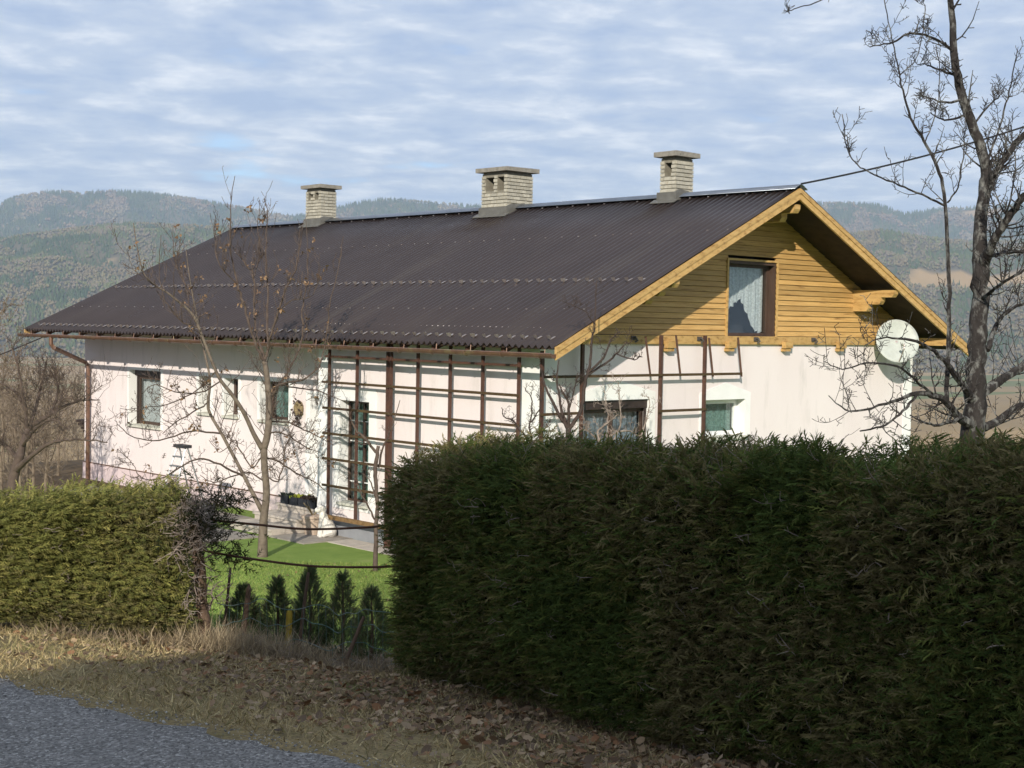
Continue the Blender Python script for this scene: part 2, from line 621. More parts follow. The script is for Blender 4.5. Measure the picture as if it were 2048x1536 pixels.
def np_mesh(name, verts, faces, material, parent=None, cols=None, smooth=False):
    """verts (n,3), faces (m,k) arrays; cols (n,3) point colours"""
    me = bpy.data.meshes.new(name)
    verts = np.asarray(verts, np.float32)
    faces = np.asarray(faces, np.int32)
    m, k = faces.shape
    me.vertices.add(len(verts))
    me.vertices.foreach_set('co', verts.ravel())
    me.loops.add(m * k)
    me.loops.foreach_set('vertex_index', faces.ravel())
    me.polygons.add(m)
    me.polygons.foreach_set('loop_start', np.arange(0, m * k, k, dtype=np.int32))
    me.polygons.foreach_set('loop_total', np.full(m, k, np.int32))
    if smooth:
        me.polygons.foreach_set('use_smooth', np.ones(m, bool))
    me.update(calc_edges=True)
    if cols is not None:
        a = me.color_attributes.new('Col', 'FLOAT_COLOR', 'POINT')
        c = np.ones((len(verts), 4), np.float32)
        c[:, :3] = cols
        a.data.foreach_set('color', c.ravel())
    return link(name, me, material, parent)


def scatter(tv, tf, pos, basis, scale):
    """tv (V,3), tf (T,3); pos (n,3), basis (n,3,3) rows = local x,y,z axes, scale (n,) or (n,3)"""
    n = len(pos)
    scale = np.asarray(scale, float)
    if scale.ndim == 1:
        scale = scale[:, None].repeat(3, 1)
    local = tv[None] * scale[:, None, :]
    v = np.einsum('nvk,nkj->nvj', local, basis) + pos[:, None, :]
    f = tf[None] + (np.arange(n) * len(tv))[:, None, None]
    return v.reshape(-1, 3), f.reshape(-1, tf.shape[1])


def norm(a):
    return a / (np.linalg.norm(a, axis=-1, keepdims=True) + 1e-9)


def basis_from(direction, normal):
    """local x along direction, z close to normal"""
    x = norm(direction)
    y = norm(np.cross(normal, x))
    z = np.cross(x, y)
    return np.stack([x, y, z], 1)


def vnoise(x, y, seed=0):
    """cheap smooth 2-D value noise in 0..1 on arrays"""
    def h(i, j):
        k = np.sin(i * 127.1 + j * 311.7 + seed * 74.7) * 43758.5453
        return k - np.floor(k)
    xi, yi = np.floor(x), np.floor(y)
    fx, fy = x - xi, y - yi
    fx = fx * fx * (3 - 2 * fx)
    fy = fy * fy * (3 - 2 * fy)
    a = h(xi, yi) * (1 - fx) + h(xi + 1, yi) * fx
    b = h(xi, yi + 1) * (1 - fx) + h(xi + 1, yi + 1) * fx
    return a * (1 - fy) + b * fy


# ------------------------------------------------------------------ ground
def lines(segs):
    out = []
    for a, b, st in segs:
        out += list(np.arange(a, b, st))
    return np.array(out)


SL = np.concatenate([-np.geomspace(9000, 40, 30), lines([(-38, -8, 1.0), (-8, 8, 0.16), (8, 40, 1.0)]), np.geomspace(40, 9000, 30)])
DL = np.concatenate([-np.geomspace(9000, 12, 18), lines([(-10, 3, 1.0), (3, 15, 0.16), (15, 60, 0.8)]), np.geomspace(60, 12000, 60)])
S, D = np.meshgrid(SL, DL, indexing='ij')
Z = ground_z(S, D)
NN = road_n(S, D)
rough_ = (vnoise(S * 3, D * 3, 1) - 0.5) * 0.05 + (vnoise(S * 0.9, D * 0.9, 2) - 0.5) * 0.09
verge = np.clip(NN / 0.8, 0, 1) * np.clip((14 - NN) / 4, 0, 1)
Z = Z + rough_ * verge - 0.03 * (NN < 0.15) * (NN > -7)
X = CAM[0] + RH[0] * S + FH[0] * D
Y = CAM[1] + RH[1] * S + FH[1] * D
nd = vnoise(S * 1.7, D * 1.7, 3)
lawn_m = np.clip((NN - (4.2 + nd * 0.8)) / 0.5, 0, 1)
far_q = np.maximum(Y - 24, X - 18)
lawn_m = lawn_m * np.clip(1 - far_q / 6, 0, 1) * np.clip((13 - Y) / 2, 0, 1)
right_hedge_n = 1.2 + (0.8 - np.clip(S, -3, 3)) * 0.30
litter_m = np.clip((S + 2.6) / 2.0, 0, 1) * np.clip((NN - 0.55 + np.clip(S + 0.2, -2, 1) * 0.35) / 0.7, 0, 1) * (0.35 + 0.65 * nd) * (1 - lawn_m)
litter_m = np.maximum(litter_m, np.maximum(np.clip(far_q / 10, 0, 1), np.clip((Y - 12) / 2, 0, 1) * (NN > 5)) * 0.8)
field_m = np.clip((np.hypot(S, D) - 280) / 150, 0, 1)
nx, ny = S.shape
idx = np.arange(nx * ny).reshape(nx, ny)
fc = np.stack([idx[:-1, :-1], idx[1:, :-1], idx[1:, 1:], idx[:-1, 1:]], -1).reshape(-1, 4)
cols = np.stack([lawn_m, litter_m, field_m], -1).reshape(-1, 3)
ground = np_mesh('ground', np.stack([X, Y, Z], -1).reshape(-1, 3), fc, 'earth', cols=cols, smooth=True)
tag(ground, 'dry winter verge, sloping lawn and valley floor', 'ground', kind='structure')

# road: a sheet with a ragged edge along n = 0
ts = np.arange(-40, 60, 0.06)
edge = (vnoise(ts * 1.6, ts * 0, 5) - 0.5) * 0.22 + (vnoise(ts * 6, ts * 0, 6) - 0.5) * 0.12 + (vnoise(ts * 15, ts * 0, 7) - 0.5) * 0.05
rv, rf = [], []
for k, tt in enumerate(ts):
    bs, bd = -0.44 - 0.844 * tt, 5.67 + 0.536 * tt
    for w in (edge[k], -0.3, -1.2, -3.0, -4.6):
        x, y = sd(bs + 0.536 * w, bd + 0.844 * w)
        rv.append((x, y, EYE - 1.75 + (0.0 if w < 0.1 else 0.0) - 0.02 * max(0.0, 1 + w / 0.3) * 0.6))
    if k:
        for j in range(4):
            a = (k - 1) * 5 + j
            rf.append((a, a + 1, a + 6, a + 5))
road = np_mesh('road', rv, rf, 'asphalt', smooth=True)
tag(road, 'worn grey asphalt lane with light stone chips', 'road', kind='structure')

# ------------------------------------------------------------------ house
house = empty('house', (0, 0, 0), 'long single-storey house with dark corrugated roof, pale pink walls and wooden gable', 'house')
A_OV, B_OV, B2_OV = 0.665, 1.064, 0.59
ZE, ZR = EYE - 0.3304, EYE + 2.7184
XR = HW / 2
TAN = (ZR - ZE) / (XR + A_OV)
SLOPE = math.atan(TAN)
ZW = EYE - 0.318                    # underside of the timber gable
ZP = EYE - 3.9                      # plinth line


def roof_z(x):
    return ZE + (min(x, HW - x) + A_OV) * TAN


def rect_on_X(x, u0, u1, v0, v1):
    """opening on a wall x = const seen at pixels; returns y0,y1,z0,z1"""
    a = onX(u0, (v0 + v1) / 2, x)
    b = onX(u1, (v0 + v1) / 2, x)
    m = (u0 + u1) / 2
    return min(a[1], b[1]), max(a[1], b[1]), onX(m, v1, x)[2], onX(m, v0, x)[2]


def rect_on_Y(y, u0, u1, v0, v1):
    a = onY(u0, (v0 + v1) / 2, y)
    b = onY(u1, (v0 + v1) / 2, y)
    m = (u0 + u1) / 2
    return min(a[0], b[0]), max(a[0], b[0]), onY(m, v1, y)[2], onY(m, v0, y)[2]


def wall_cells(mb, P, a0, a1, z0, z1, holes, depth_vec, reveal=0.24):
    """front face with rectangular holes + reveals. P(a,z) -> point on the outer face."""
    aa = sorted(set([a0, a1] + [h[0] for h in holes] + [h[1] for h in holes]))
    zs = sorted(set([z0, z1] + [h[2] for h in holes] + [h[3] for h in holes]))
    for i in range(len(aa) - 1):
        for j in range(len(zs) - 1):
            ca, cz = (aa[i] + aa[i + 1]) / 2, (zs[j] + zs[j + 1]) / 2
            if any(h[0] < ca < h[1] and h[2] < cz < h[3] for h in holes):
                continue
            mb.quad(P(aa[i], zs[j]), P(aa[i + 1], zs[j]), P(aa[i + 1], zs[j + 1]), P(aa[i], zs[j + 1]))
    dv = np.array(depth_vec) * reveal
    out_ = []
    for h in holes:
        rv_ = MB()
        out_.append(rv_)
        c = [np.array(P(h[0], h[2])), np.array(P(h[1], h[2])), np.array(P(h[1], h[3])), np.array(P(h[0], h[3]))]
        for k in range(4):
            rv_.quad(c[k], c[(k + 1) % 4], c[(k + 1) % 4] + dv, c[k] + dv)
    return out_


YJ = 6.52                          # where the near block ends and the set-back part begins
W1 = rect_on_X(RX, 259, 322, 741, 852)
W2 = rect_on_X(RX, 398, 421, 752, 826)
W3 = rect_on_X(RX, 449, 477, 757, 832)
W4 = rect_on_X(RX, 521, 578, 763, 842)
DOOR = (YJ + 0.05, rect_on_X(RX, 620, 640, 793, 1000)[1], ZP + 0.02, rect_on_X(RX, 620, 640, 793, 1000)[3])
FR = rect_on_X(0, 680, 738, 802, 1008)
GB = rect_on_Y(0, 1166, 1297, 800, 905)
GS = rect_on_Y(0, 1409, 1489, 799, 873)
PX_ = lambda y, z: (RX, y, z)
P0_ = lambda y, z: (0.0, y, z)
PY_ = lambda x, z: (x, 0.0, z)

far_w = MB()
rev = wall_cells(far_w, PX_, YJ - 0.1, HL, ZP, ZE + 0.55, [W1, W2, W3, W4, DOOR], (1, 0, 0), 0.36)
far_w.quad((RX, HL, ZP), (HW, HL, ZP), (HW, HL, ZE + 0.5), (RX, HL, ZE + 0.5))
far_w.build('wall', 'stucco', house)
for r1 in rev:
    r1.build('window_reveal', 'white_trim', house)
near_w = MB()
rev = wall_cells(near_w, P0_, 0, YJ, 0.36, ZE + 0.28, [FR], (1, 0, 0), 0.26)
near_w.quad((0, YJ, 0), (RX, YJ, 0), (RX, YJ, ZE + 0.28), (0, YJ, ZE + 0.28))
near_w.build('wall', 'stucco', house)
for r1 in rev:
    r1.build('window_reveal', 'white_trim', house)
gab = MB()
rev = wall_cells(gab, PY_, 0, HW, 0.36, ZW + 0.05, [GB, GS], (0, 1, 0), 0.26)
gab.quad((HW, 0, 0), (HW, HL, 0), (HW, HL, ZE + 0.3), (HW, 0, ZE + 0.3))
gab.build('wall', 'stucco', house)
for r1 in rev:
    r1.build('window_reveal', 'white_trim', house)
# rear gable so that no light comes into the attic
MB().poly([(0, HL - 0.05, ZE), (HW, HL - 0.05, ZE), (XR, HL - 0.05, ZR - 0.3)]).build('rear_gable', 'stucco', house)
# plinth: pinkish under the set-back part, grey under the near block, proud by 2 cm
MB().box((RX - 0.035, YJ + 0.003, -0.4), (RX + 0.3, HL + 0.03, ZP)).build('plinth', 'plinth_paint', house)
MB().box((RX - 0.05, 8.2, ZP), (RX + 0.02, HL + 0.03, ZP + 0.018)).build('plinth_edge', 'gutter_metal', house)
MB().box((0.012, 0.012, -0.4), (RX, YJ - 0.003, 0.36)).build('plinth', 'grey_plinth', house)
MB().box((RX, 0.012, -0.4), (HW, 0.3, 0.36)).build('plinth', 'grey_plinth', house)
# dark interior behind the windows
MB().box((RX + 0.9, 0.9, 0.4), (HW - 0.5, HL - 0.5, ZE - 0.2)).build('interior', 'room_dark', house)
# white corner bands
q = onX(1042, 800, 0)[1]
MB().box((-0.014, -0.014, 0.36), (0.0, q, ZE + 0.2)).build('corner_band', 'white_trim', house)
q2 = onY(1112, 800, 0)[0]
MB().box((-0.010, -0.012, 0.364), (q2, -0.001, ZW + 0.02)).build('corner_band', 'white_trim', house)
MB().box((-0.012, YJ - 0.34, 0.36), (0.0, YJ + 0.012, ZE + 0.2)).build('corner_band', 'white_trim', house)
MB().box((HW - 0.32, -0.012, 0.36), (HW + 0.012, -0.001, ZW + 0.02)).build('corner_band', 'white_trim', house)


def surround(kind, plane, r, mg, top=0.0, apex=None):
    """flat white band round an opening, 12 mm proud, with an optional pointed head"""
    a0, a1, z0, z1 = r
    mb = MB()

    def pt(a, z, o):
        return (plane - o, a, z) if kind == 'X' else (a, plane - o, z)

    def slab(pts):
        front = [pt(a, z, 0.014) for a, z in pts]
        mb.prism(front, (0.0135, 0, 0) if kind == 'X' else (0, 0.0135, 0))
    slab([(a0 - mg, z0 - mg * 0.6), (a0, z0 - mg * 0.6), (a0, z1), (a0 - mg, z1)])
    slab([(a1, z0 - mg * 0.6), (a1 + mg, z0 - mg * 0.6), (a1 + mg, z1), (a1, z1)])
    slab([(a0, z0 - mg * 0.6), (a1, z0 - mg * 0.6), (a1, z0), (a0, z0)])
    hd = [(a0 - mg, z1), (a1 + mg, z1), (a1 + mg, z1 + top + mg * 0.7)]
    if apex:
        hd.append(((a0 + a1) / 2, z1 + apex))
    hd.append((a0 - mg, z1 + top + mg * 0.7))
    slab(hd)
    return mb.build('window_surround', 'white_trim', house)


surround('X', RX, W1, 0.10)
surround('X', RX, W2, 0.10)
surround('X', RX, W3, 0.10)
surround('X', RX, W4, 0.11)
surround('X', 0, FR, 0.22, 0.10)
surround('X', RX, (DOOR[0], DOOR[1], DOOR[2], DOOR[3]), 0.15)
surround('Y', 0, GB, 0.16, 0.02, 0.36)
surround('Y', 0, GS, 0.16, 0.02, 0.33)


def window(kind, plane, r, frame_mat, fw=0.06, depth=0.16, mull=(), bars=(), curtain='lace', curt_bottom=0.0, sill=True, shutter=0.0, extra_rail=False, leaf_depth=0.05):
    """casement in an opening: frame + panes + curtain + sill"""
    a0, a1, z0, z1 = r
    a0, a1, z0, z1 = a0 + 0.004, a1 - 0.004, z0 + 0.004, z1 - 0.004

    def B(mb, aa, ab, za, zb, o0, o1):
        if kind == 'X':
            mb.box((plane + o0, aa, za), (plane + o1, ab, zb))
        else:
            mb.box((aa, plane + o0, za), (ab, plane + o1, zb))
    root = MB()
    zt = z1 - shutter
    for (aa, ab, za, zb) in ((a0, a0 + fw, z0, zt), (a1 - fw, a1, z0, zt), (a0 + fw, a1 - fw, z0, z0 + fw), (a0 + fw, a1 - fw, zt - fw, zt)):
        B(root, aa, ab, za, zb, depth, depth + leaf_depth)
    for mfrac in mull:
        c = a0 + (a1 - a0) * mfrac
        B(root, c - fw * 0.55, c + fw * 0.55, z0 + fw, zt - fw, depth + 0.002, depth + leaf_depth - 0.002)
    w = root.build('window', frame_mat, house)
    if shutter:
        s = MB()
        B(s, a0, a1, zt + 0.001, z1, depth - 0.10, depth + 0.05)
        s.build('shutter_box', 'dark_shutter', w)
    if extra_rail:
        s = MB()
        c = a1 - 0.10 if kind == 'X' else a1 - 0.03
        B(s, c - 0.02, c + 0.02, z0, zt, depth - 0.09, depth - 0.05)
        s.build('shutter_rail', 'dark_shutter', w)
    edges = [a0 + fw] + [a0 + (a1 - a0) * k for k in mull] + [a1 - fw]
    for i in range(len(edges) - 1):
        g = MB()
        B(g, edges[i] + 0.001, edges[i + 1] - 0.001, z0 + fw, zt - fw, depth + 0.024, depth + 0.028)
        g.build('pane', 'window_glass', w)
        for zb in bars:
            zc = z0 + (zt - z0) * zb
            g2 = MB()
            B(g2, edges[i] + 0.002, edges[i + 1] - 0.002, zc - 0.012, zc + 0.012, depth + 0.012, depth + 0.022)
            g2.build('glazing_bar', 'white_frame', w)
    if curtain:
        n = 60
        o = depth + 0.14
        pts = []
        for i in range(n + 1):
            a = a0 + fw * 0.4 + (a1 - a0 - fw * 0.8) * i / n
            wv = 0.018 * math.sin(i * 1.25) + 0.012 * math.sin(i * 0.57 + 1)
            if callable(curt_bottom):
                zb = z0 + (zt - z0) * curt_bottom(i / n)
            else:
                zb = z0 + (zt - z0) * curt_bottom
            pts.append((a, o + wv, zb))
        c = MB()
        for i in range(n):
            (aa, oa, za), (ab, ob, zb) = pts[i], pts[i + 1]
            if kind == 'X':
                c.quad((plane + oa, aa, za), (plane + ob, ab, zb), (plane + ob, ab, zt - 0.01), (plane + oa, aa, zt - 0.01))
            else:
                c.quad((aa, plane + oa, za), (ab, plane + ob, zb), (ab, plane + ob, zt - 0.01), (aa, plane + oa, zt - 0.01))
        c.build('curtain', curtain, w)
    if sill:
        s = MB()
        if kind == 'X':
            s.hexa([(plane - 0.07, a0 - 0.03, z0 - 0.055), (plane + depth, a0, z0 - 0.045), (plane + depth, a1, z0 - 0.045), (plane - 0.07, a1 + 0.03, z0 - 0.055),
                    (plane - 0.07, a0 - 0.03, z0 - 0.005), (plane + depth, a0, z0 + 0.012), (plane + depth, a1, z0 + 0.012), (plane - 0.07, a1 + 0.03, z0 - 0.005)])
        else:
            s.hexa([(a0 - 0.03, plane - 0.07, z0 - 0.055), (a1 + 0.03, plane - 0.07, z0 - 0.055), (a1, plane + depth, z0 - 0.045), (a0, plane + depth, z0 - 0.045),
                    (a0 - 0.03, plane - 0.07, z0 - 0.005), (a1 + 0.03, plane - 0.07, z0 - 0.005), (a1, plane + depth, z0 + 0.012), (a0, plane + depth, z0 + 0.012)])
        s.build('sill', 'sill_stone', w)
    return w


window('X', RX, W1, 'brown_frame', 0.085, 0.25, curtain='lace', shutter=0.14, extra_rail=True)
window('X', RX, W2, 'brown_frame', 0.08, 0.25, curtain='green_curtain')
window('X', RX, W3, 'brown_frame', 0.08, 0.25, curtain='green_curtain')
window('X', RX, W4, 'brown_frame', 0.07, 0.28, curtain='green_curtain')
window('X', 0, FR, 'brown_frame', 0.05, 0.20, mull=(0.47,), bars=(0.2, 0.4, 0.6, 0.8), curtain='green_curtain', sill=True)
window('Y', 0, GB, 'brown_frame', 0.07, 0.14, mull=(0.5,), curtain='blue_curtain', shutter=0.16, extra_rail=True)
window('Y', 0, GS, 'white_frame', 0.09, 0.20, curtain='green_curtain')
# entrance door, set in its white frame, mostly behind the near block
door = MB().box((RX + 0.25, DOOR[0] + 0.004, DOOR[2] + 0.004), (RX + 0.30, DOOR[1] - 0.004, DOOR[3] - 0.004)).build('door', 'door_paint', house)
MB().box((RX + 0.235, DOOR[0] + 0.1, DOOR[2] + 1.2), (RX + 0.249, DOOR[1] - 0.12, DOOR[3] - 0.2)).build('door_panel', 'door_paint', door)

# roof: two corrugated sheets
PITCH = 0.161
Y0, Y1 = -B_OV, HL + B2_OV
nw = int((Y1 - Y0) / PITCH)
per = 14
ys = np.linspace(Y0, Y1, nw * per + 1)
ph = (np.arange(nw * per + 1) % per) / per
amp = 0.029
wave = amp * np.cos(2 * math.pi * ph)
for side in (0, 1):
    rows = np.array([0.0, 0.25, 0.5, 0.75, 1.0])
    vv = []
    for r_ in rows:
        xm = -A_OV + (XR + A_OV) * r_
        zc = ZE + (ZR - ZE) * r_ - 0.03
        sag = 0.006 * np.sin(ys * 1.7 + r_ * 9) + 0.004 * np.sin(ys * 4.1)
        z_ = zc + wave + sag
        x_ = np.full_like(ys, xm if side == 0 else HW - xm)
        vv.append(np.stack([x_, ys, z_], -1))
    vv = np.array(vv)
    k, n_ = vv.shape[:2]
    ii = np.arange(k * n_).reshape(k, n_)
    ff = np.stack([ii[:-1, :-1], ii[:-1, 1:], ii[1:, 1:], ii[1:, :-1]], -1).reshape(-1, 4)
    if side == 0:
        ff = ff[:, ::-1]
    rf_ = np_mesh('roof', vv.reshape(-1, 3), ff, 'roof_sheet', house, smooth=True)
    md = rf_.modifiers.new('thick', 'SOLIDIFY')
    md.thickness = 0.008
    if side == 0:
        roof = rf_
    # soffit boarding under the sheet
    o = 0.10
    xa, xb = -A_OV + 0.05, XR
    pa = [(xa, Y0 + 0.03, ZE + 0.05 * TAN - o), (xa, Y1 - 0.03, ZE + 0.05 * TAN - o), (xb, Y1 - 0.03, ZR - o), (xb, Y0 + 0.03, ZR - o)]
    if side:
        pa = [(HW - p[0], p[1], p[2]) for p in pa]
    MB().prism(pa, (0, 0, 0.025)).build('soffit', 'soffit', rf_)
# ridge cap
cap = MB()
prof = []
for an in np.linspace(-1, 1, 9):
    prof.append((XR + an * 0.20, ZR + 0.045 - abs(an) ** 1.3 * 0.20 * TAN - 0.0))
for i in range(8):
    a, b = prof[i], prof[i + 1]
    cap.quad((a[0], Y0 - 0.04, a[1]), (b[0], Y0 - 0.04, b[1]), (b[0], Y1 + 0.02, b[1]), (a[0], Y1 + 0.02, a[1]))
rc = cap.build('ridge_cap', 'ridge_metal', house, smooth=True)
md = rc.modifiers.new('thick', 'SOLIDIFY')
md.thickness = 0.012
# snow guards, every second wave: one row at the eave, one a third of the way up
sg = MB()
sg.prism([(-0.05, 0.0, 0.0), (0.06, 0.0, 0.0), (0.06, 0.0, 0.012), (-0.035, 0.0, 0.012), (-0.035, 0.0, 0.075), (-0.05, 0.0, 0.075)], (0, 0.035, 0))
sg.quad((-0.052, -0.03, 0.02), (-0.052, 0.065, 0.02), (-0.052, 0.075, 0.08), (-0.052, -0.04, 0.08))
sgm = bpy.data.meshes.new('snow_guard')
sgm.from_pydata(sg.v, [], sg.f)
sgm.materials.append(MATS['galvanised'])
for fr_, st in ((0.035, 2), (0.375, 2)):
    for k in range(2, nw - 2, st):
        o = bpy.data.objects.new('snow_guard', sgm)
        COL.objects.link(o)
        o.parent = roof
        yk = Y0 + k * PITCH
        o.location = (-A_OV + (XR + A_OV) * fr_, yk - 0.017, ZE + (ZR - ZE) * fr_ - 0.004)
        o.rotation_euler = (random.uniform(-.1, .1), -SLOPE, random.uniform(-.25, .25))
        # the roof part itself sits at the origin, so no offset is needed
# screw heads, too small to pick apart
sc_ = MB()
for fr_ in (0.70, 0.2, 0.97):
    for k in range(1, nw, 3):
        x = -A_OV + (XR + A_OV) * fr_
        z = ZE + (ZR - ZE) * fr_ - 0.006
        y = Y0 + k * PITCH
        sc_.box((x - 0.012, y - 0.012, z - 0.01), (x + 0.012, y + 0.012, z + 0.010))
tag(sc_.build('roof_screws', 'galvanised', roof), kind='stuff')

# barge boards on both gables, in two layers
for yb, dy in ((Y0, -0.03), (Y1, 0.03)):
    for side in (0, 1):
        def mx(x):
            return x if side == 0 else HW - x
        for lo, hi, off, mt in ((0.035, 0.125, 1.0, 'beam_wood'), (0.125, 0.245, 0.45, 'beam_wood')):
            p = [(mx(-A_OV + 0.0), ZE - hi), (mx(XR), ZR - hi), (mx(XR), ZR - lo), (mx(-A_OV + 0.0), ZE - lo)]
            prof = [(a, yb + dy * off, b) for a, b in p]
            MB().prism(prof, (0, -dy * off + (0.03 if dy < 0 else -0.03), 0)).build('barge_board', mt, house)
# timber gable boards, each one a piece
GW = rect_on_Y(0, 1456, 1546, 529, 672)
bh = 0.104
zb = ZW + 0.16
bx = MB().box((-0.02, -0.06, ZW - 0.004), (HW + 0.02, 0.0, ZW + 0.155)).build('gable_beam', 'beam_wood', house)
k = 0
while True:
    z0, z1 = zb + k * bh, zb + (k + 1) * bh
    k += 1

    def xl(z):
        return max((z - (ZE - 0.11)) / TAN - A_OV, 0.0)
    if xl(z0) > XR - 0.1:
        break
    segs = [(xl(z0), HW - xl(z0), xl(z1), HW - xl(z1))]
    if z1 > GW[2] - 0.06 and z0 < GW[3] + 0.06:
        segs = [(xl(z0), GW[0] - 0.05, xl(z1), GW[0] - 0.05), (GW[1] + 0.05, HW - xl(z0), GW[1] + 0.05, HW - xl(z1))]
    for b0, b1, t0, t1 in segs:
        t0 = min(t0, t1)
        j = random.uniform(-0.003, 0.003)
        MB().hexa([(b0, -0.040 + j, z0 + 0.004), (b1, -0.040 + j, z0 + 0.004), (b1, 0.02, z0 + 0.004), (b0, 0.02, z0 + 0.004),
                   (t0, -0.016 + j, z1), (t1, -0.016 + j, z1), (t1, 0.02, z1), (t0, 0.02, z1)]).build('gable_board', 'board_wood', house)
    MB().box((segs[0][0], 0.0, z0 - 0.004), (segs[0][1], 0.019, z0 + 0.0035)).build('board_joint', 'soffit', house) if len(segs) == 1 else None
# lining behind the boards round the window
for lo, hi in (((GW[0] - 0.06, -0.02, GW[2] - 0.10), (GW[0] - 0.001, 0.25, GW[3] + 0.10)), ((GW[1] + 0.001, -0.02, GW[2] - 0.10), (GW[1] + 0.06, 0.25, GW[3] + 0.10)),
               ((GW[0], -0.02, GW[3] + 0.001), (GW[1], 0.25, GW[3] + 0.10)), ((GW[0], -0.02, GW[2] - 0.10), (GW[1], 0.25, GW[2] - 0.001))):
    MB().box(lo, hi).build('window_lining', 'brown_frame', house)


def lace_edge(t):
    return float(np.interp(t, [0, .2, .35, .5, .6, .7, .83, 1], [.40, .34, .42, .50, .36, .22, .04, .02])) + 0.035 * abs(math.sin(t * 30))


window('Y', 0, GW, 'brown_frame', 0.055, 0.12, curtain='lace', curt_bottom=lace_edge, sill=False, leaf_depth=0.06)
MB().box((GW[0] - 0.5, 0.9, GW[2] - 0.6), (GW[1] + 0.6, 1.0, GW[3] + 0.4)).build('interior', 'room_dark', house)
# window trim, thin
for lo, hi in (((GW[0] - 0.10, -0.055, GW[2] - 0.06), (GW[0] - 0.05, -0.02, GW[3] + 0.06)), ((GW[1] + 0.05, -0.055, GW[2] - 0.06), (GW[1] + 0.10, -0.02, GW[3] + 0.06)),
               ((GW[0] - 0.10, -0.057, GW[3] + 0.06), (GW[1] + 0.10, -0.02, GW[3] + 0.10))):
    MB().box(lo, hi).build('window_trim', 'beam_wood', house)


def corbel(xc, ztop, reach, steps=3, w=0.16, h=0.15, mtl='beam_wood'):
    """stepped purlin end that carries the overhanging roof"""
    mb = MB()
    for i in range(steps):
        r = reach * (1 - 0.30 * i)
        z1 = ztop - i * h * 0.98
        y = -r
        prof = [(xc - w / 2, 0.02, z1), (xc - w / 2, y, z1), (xc - w / 2, y, z1 - h * 0.55), (xc - w / 2, y + 0.05, z1 - h), (xc - w / 2, 0.02, z1 - h)]
        mb.prism(prof, (w, 0, 0))
    return mb.build('purlin_bracket', mtl, house)


corbel(XR, ZR - 0.34, B_OV - 0.04, 2, 0.18, 0.16)
corbel(XR * 0.40, roof_z(XR * 0.40) - 0.24, B_OV - 0.04, 3)
corbel(HW - XR * 0.40, roof_z(XR * 0.40) - 0.24, B_OV - 0.04, 3)
corbel(0.12, ZW + 0.16, B_OV - 0.04, 1, 0.16, 0.16)
corbel(HW - 0.12, ZW + 0.16, B_OV - 0.04, 1, 0.16, 0.16)
# joist ends under the timber gable and dark iron hooks on the beam
for u in (1340, 1461, 1574, 1682):
    x = onY(u, 695, -0.1)[0]
    mb = MB().box((x - 0.12, -0.16, ZW - 0.075), (x + 0.12, -0.062, ZW + 0.05)).box((x - 0.085, -0.13, ZW - 0.14), (x + 0.085, -0.013, ZW - 0.0755))
    mb.build('joist_end', 'beam_wood', house)
for u in (1266, 1398, 1511, 1626):
    x = onY(u, 678, -0.06)[0]
    mb = MB().tube([(x, -0.06, ZW + 0.10), (x, -0.13, ZW + 0.11), (x + 0.03, -0.15, ZW + 0.06), (x + 0.02, -0.10, ZW + 0.03)], 0.02, 6)
    mb.box((x - 0.06, -0.085, ZW + 0.06), (x + 0.06, -0.061, ZW + 0.14))
    mb.build('iron_hook', 'rubber_grey', house)
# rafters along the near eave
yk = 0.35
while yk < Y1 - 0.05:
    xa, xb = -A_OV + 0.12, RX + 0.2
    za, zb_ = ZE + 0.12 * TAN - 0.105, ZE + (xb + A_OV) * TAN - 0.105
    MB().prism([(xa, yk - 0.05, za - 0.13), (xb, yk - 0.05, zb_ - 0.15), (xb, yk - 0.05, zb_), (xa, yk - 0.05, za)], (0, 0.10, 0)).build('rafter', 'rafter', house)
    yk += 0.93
# gutter: half-round trough with a rolled front edge and brackets
GX, GZ, GR = -A_OV - 0.05, ZE - 0.15, 0.068
gm = MB()
pr = [(GX + GR * math.cos(a), GZ + GR * math.sin(a)) for a in np.linspace(math.pi, 2 * math.pi, 9)]
gy0, gy1 = onX(1108, 702, GX)[1], onX(40, 667, GX)[1]
for i in range(8):
    a, b = pr[i], pr[i + 1]
    gm.quad((a[0], gy0, a[1]), (b[0], gy0, b[1]), (b[0], gy1, b[1]), (a[0], gy1, a[1]))
for yy in (gy0, gy1):
    gm.poly([(a[0], yy, a[1]) for a in pr])
gut = gm.build('gutter', 'gutter_metal', house, smooth=False)
md = gut.modifiers.new('thick', 'SOLIDIFY')
md.thickness = 0.004
MB().tube([(GX - GR, gy0, GZ + 0.004), (GX - GR, gy1, GZ + 0.004)], 0.014, 6).build('rolled_edge', 'gutter_metal', gut)
yk = gy0 + 0.3
while yk < gy1:
    mb = MB().tube([(GX + GR * 1.12 * math.cos(a), yk, GZ + GR * 1.12 * math.sin(a)) for a in np.linspace(math.pi, 2 * math.pi, 7)] + [(GX + GR + 0.02, yk, GZ + 0.11)], 0.009, 4)
    mb.build('gutter_bracket', 'gutter_metal', gut)
    yk += 0.93
dy = onX(176, 800, RX - 0.10)[1]
o1 = onX(102, 690, GX)[1]
dp = [(GX, o1, GZ - 0.05), (GX, o1, GZ - 0.24), (GX + 0.05, o1 - 0.06, GZ - 0.33), (RX - 0.16, dy + 0.05, ZE - 0.88), (RX - 0.10, dy, ZE - 0.97), (RX - 0.10, dy, 0.02)]
dpo = MB().tube(dp, 0.055, 10).build('downpipe', 'gutter_metal', house, smooth=False)
for z in (ZE - 1.1, 2.0, 0.7):
    MB().tube([(RX - 0.10, dy, z), (RX - 0.10, dy, z + 0.05)], 0.064, 10).build('pipe_clamp', 'gutter_metal', dpo)


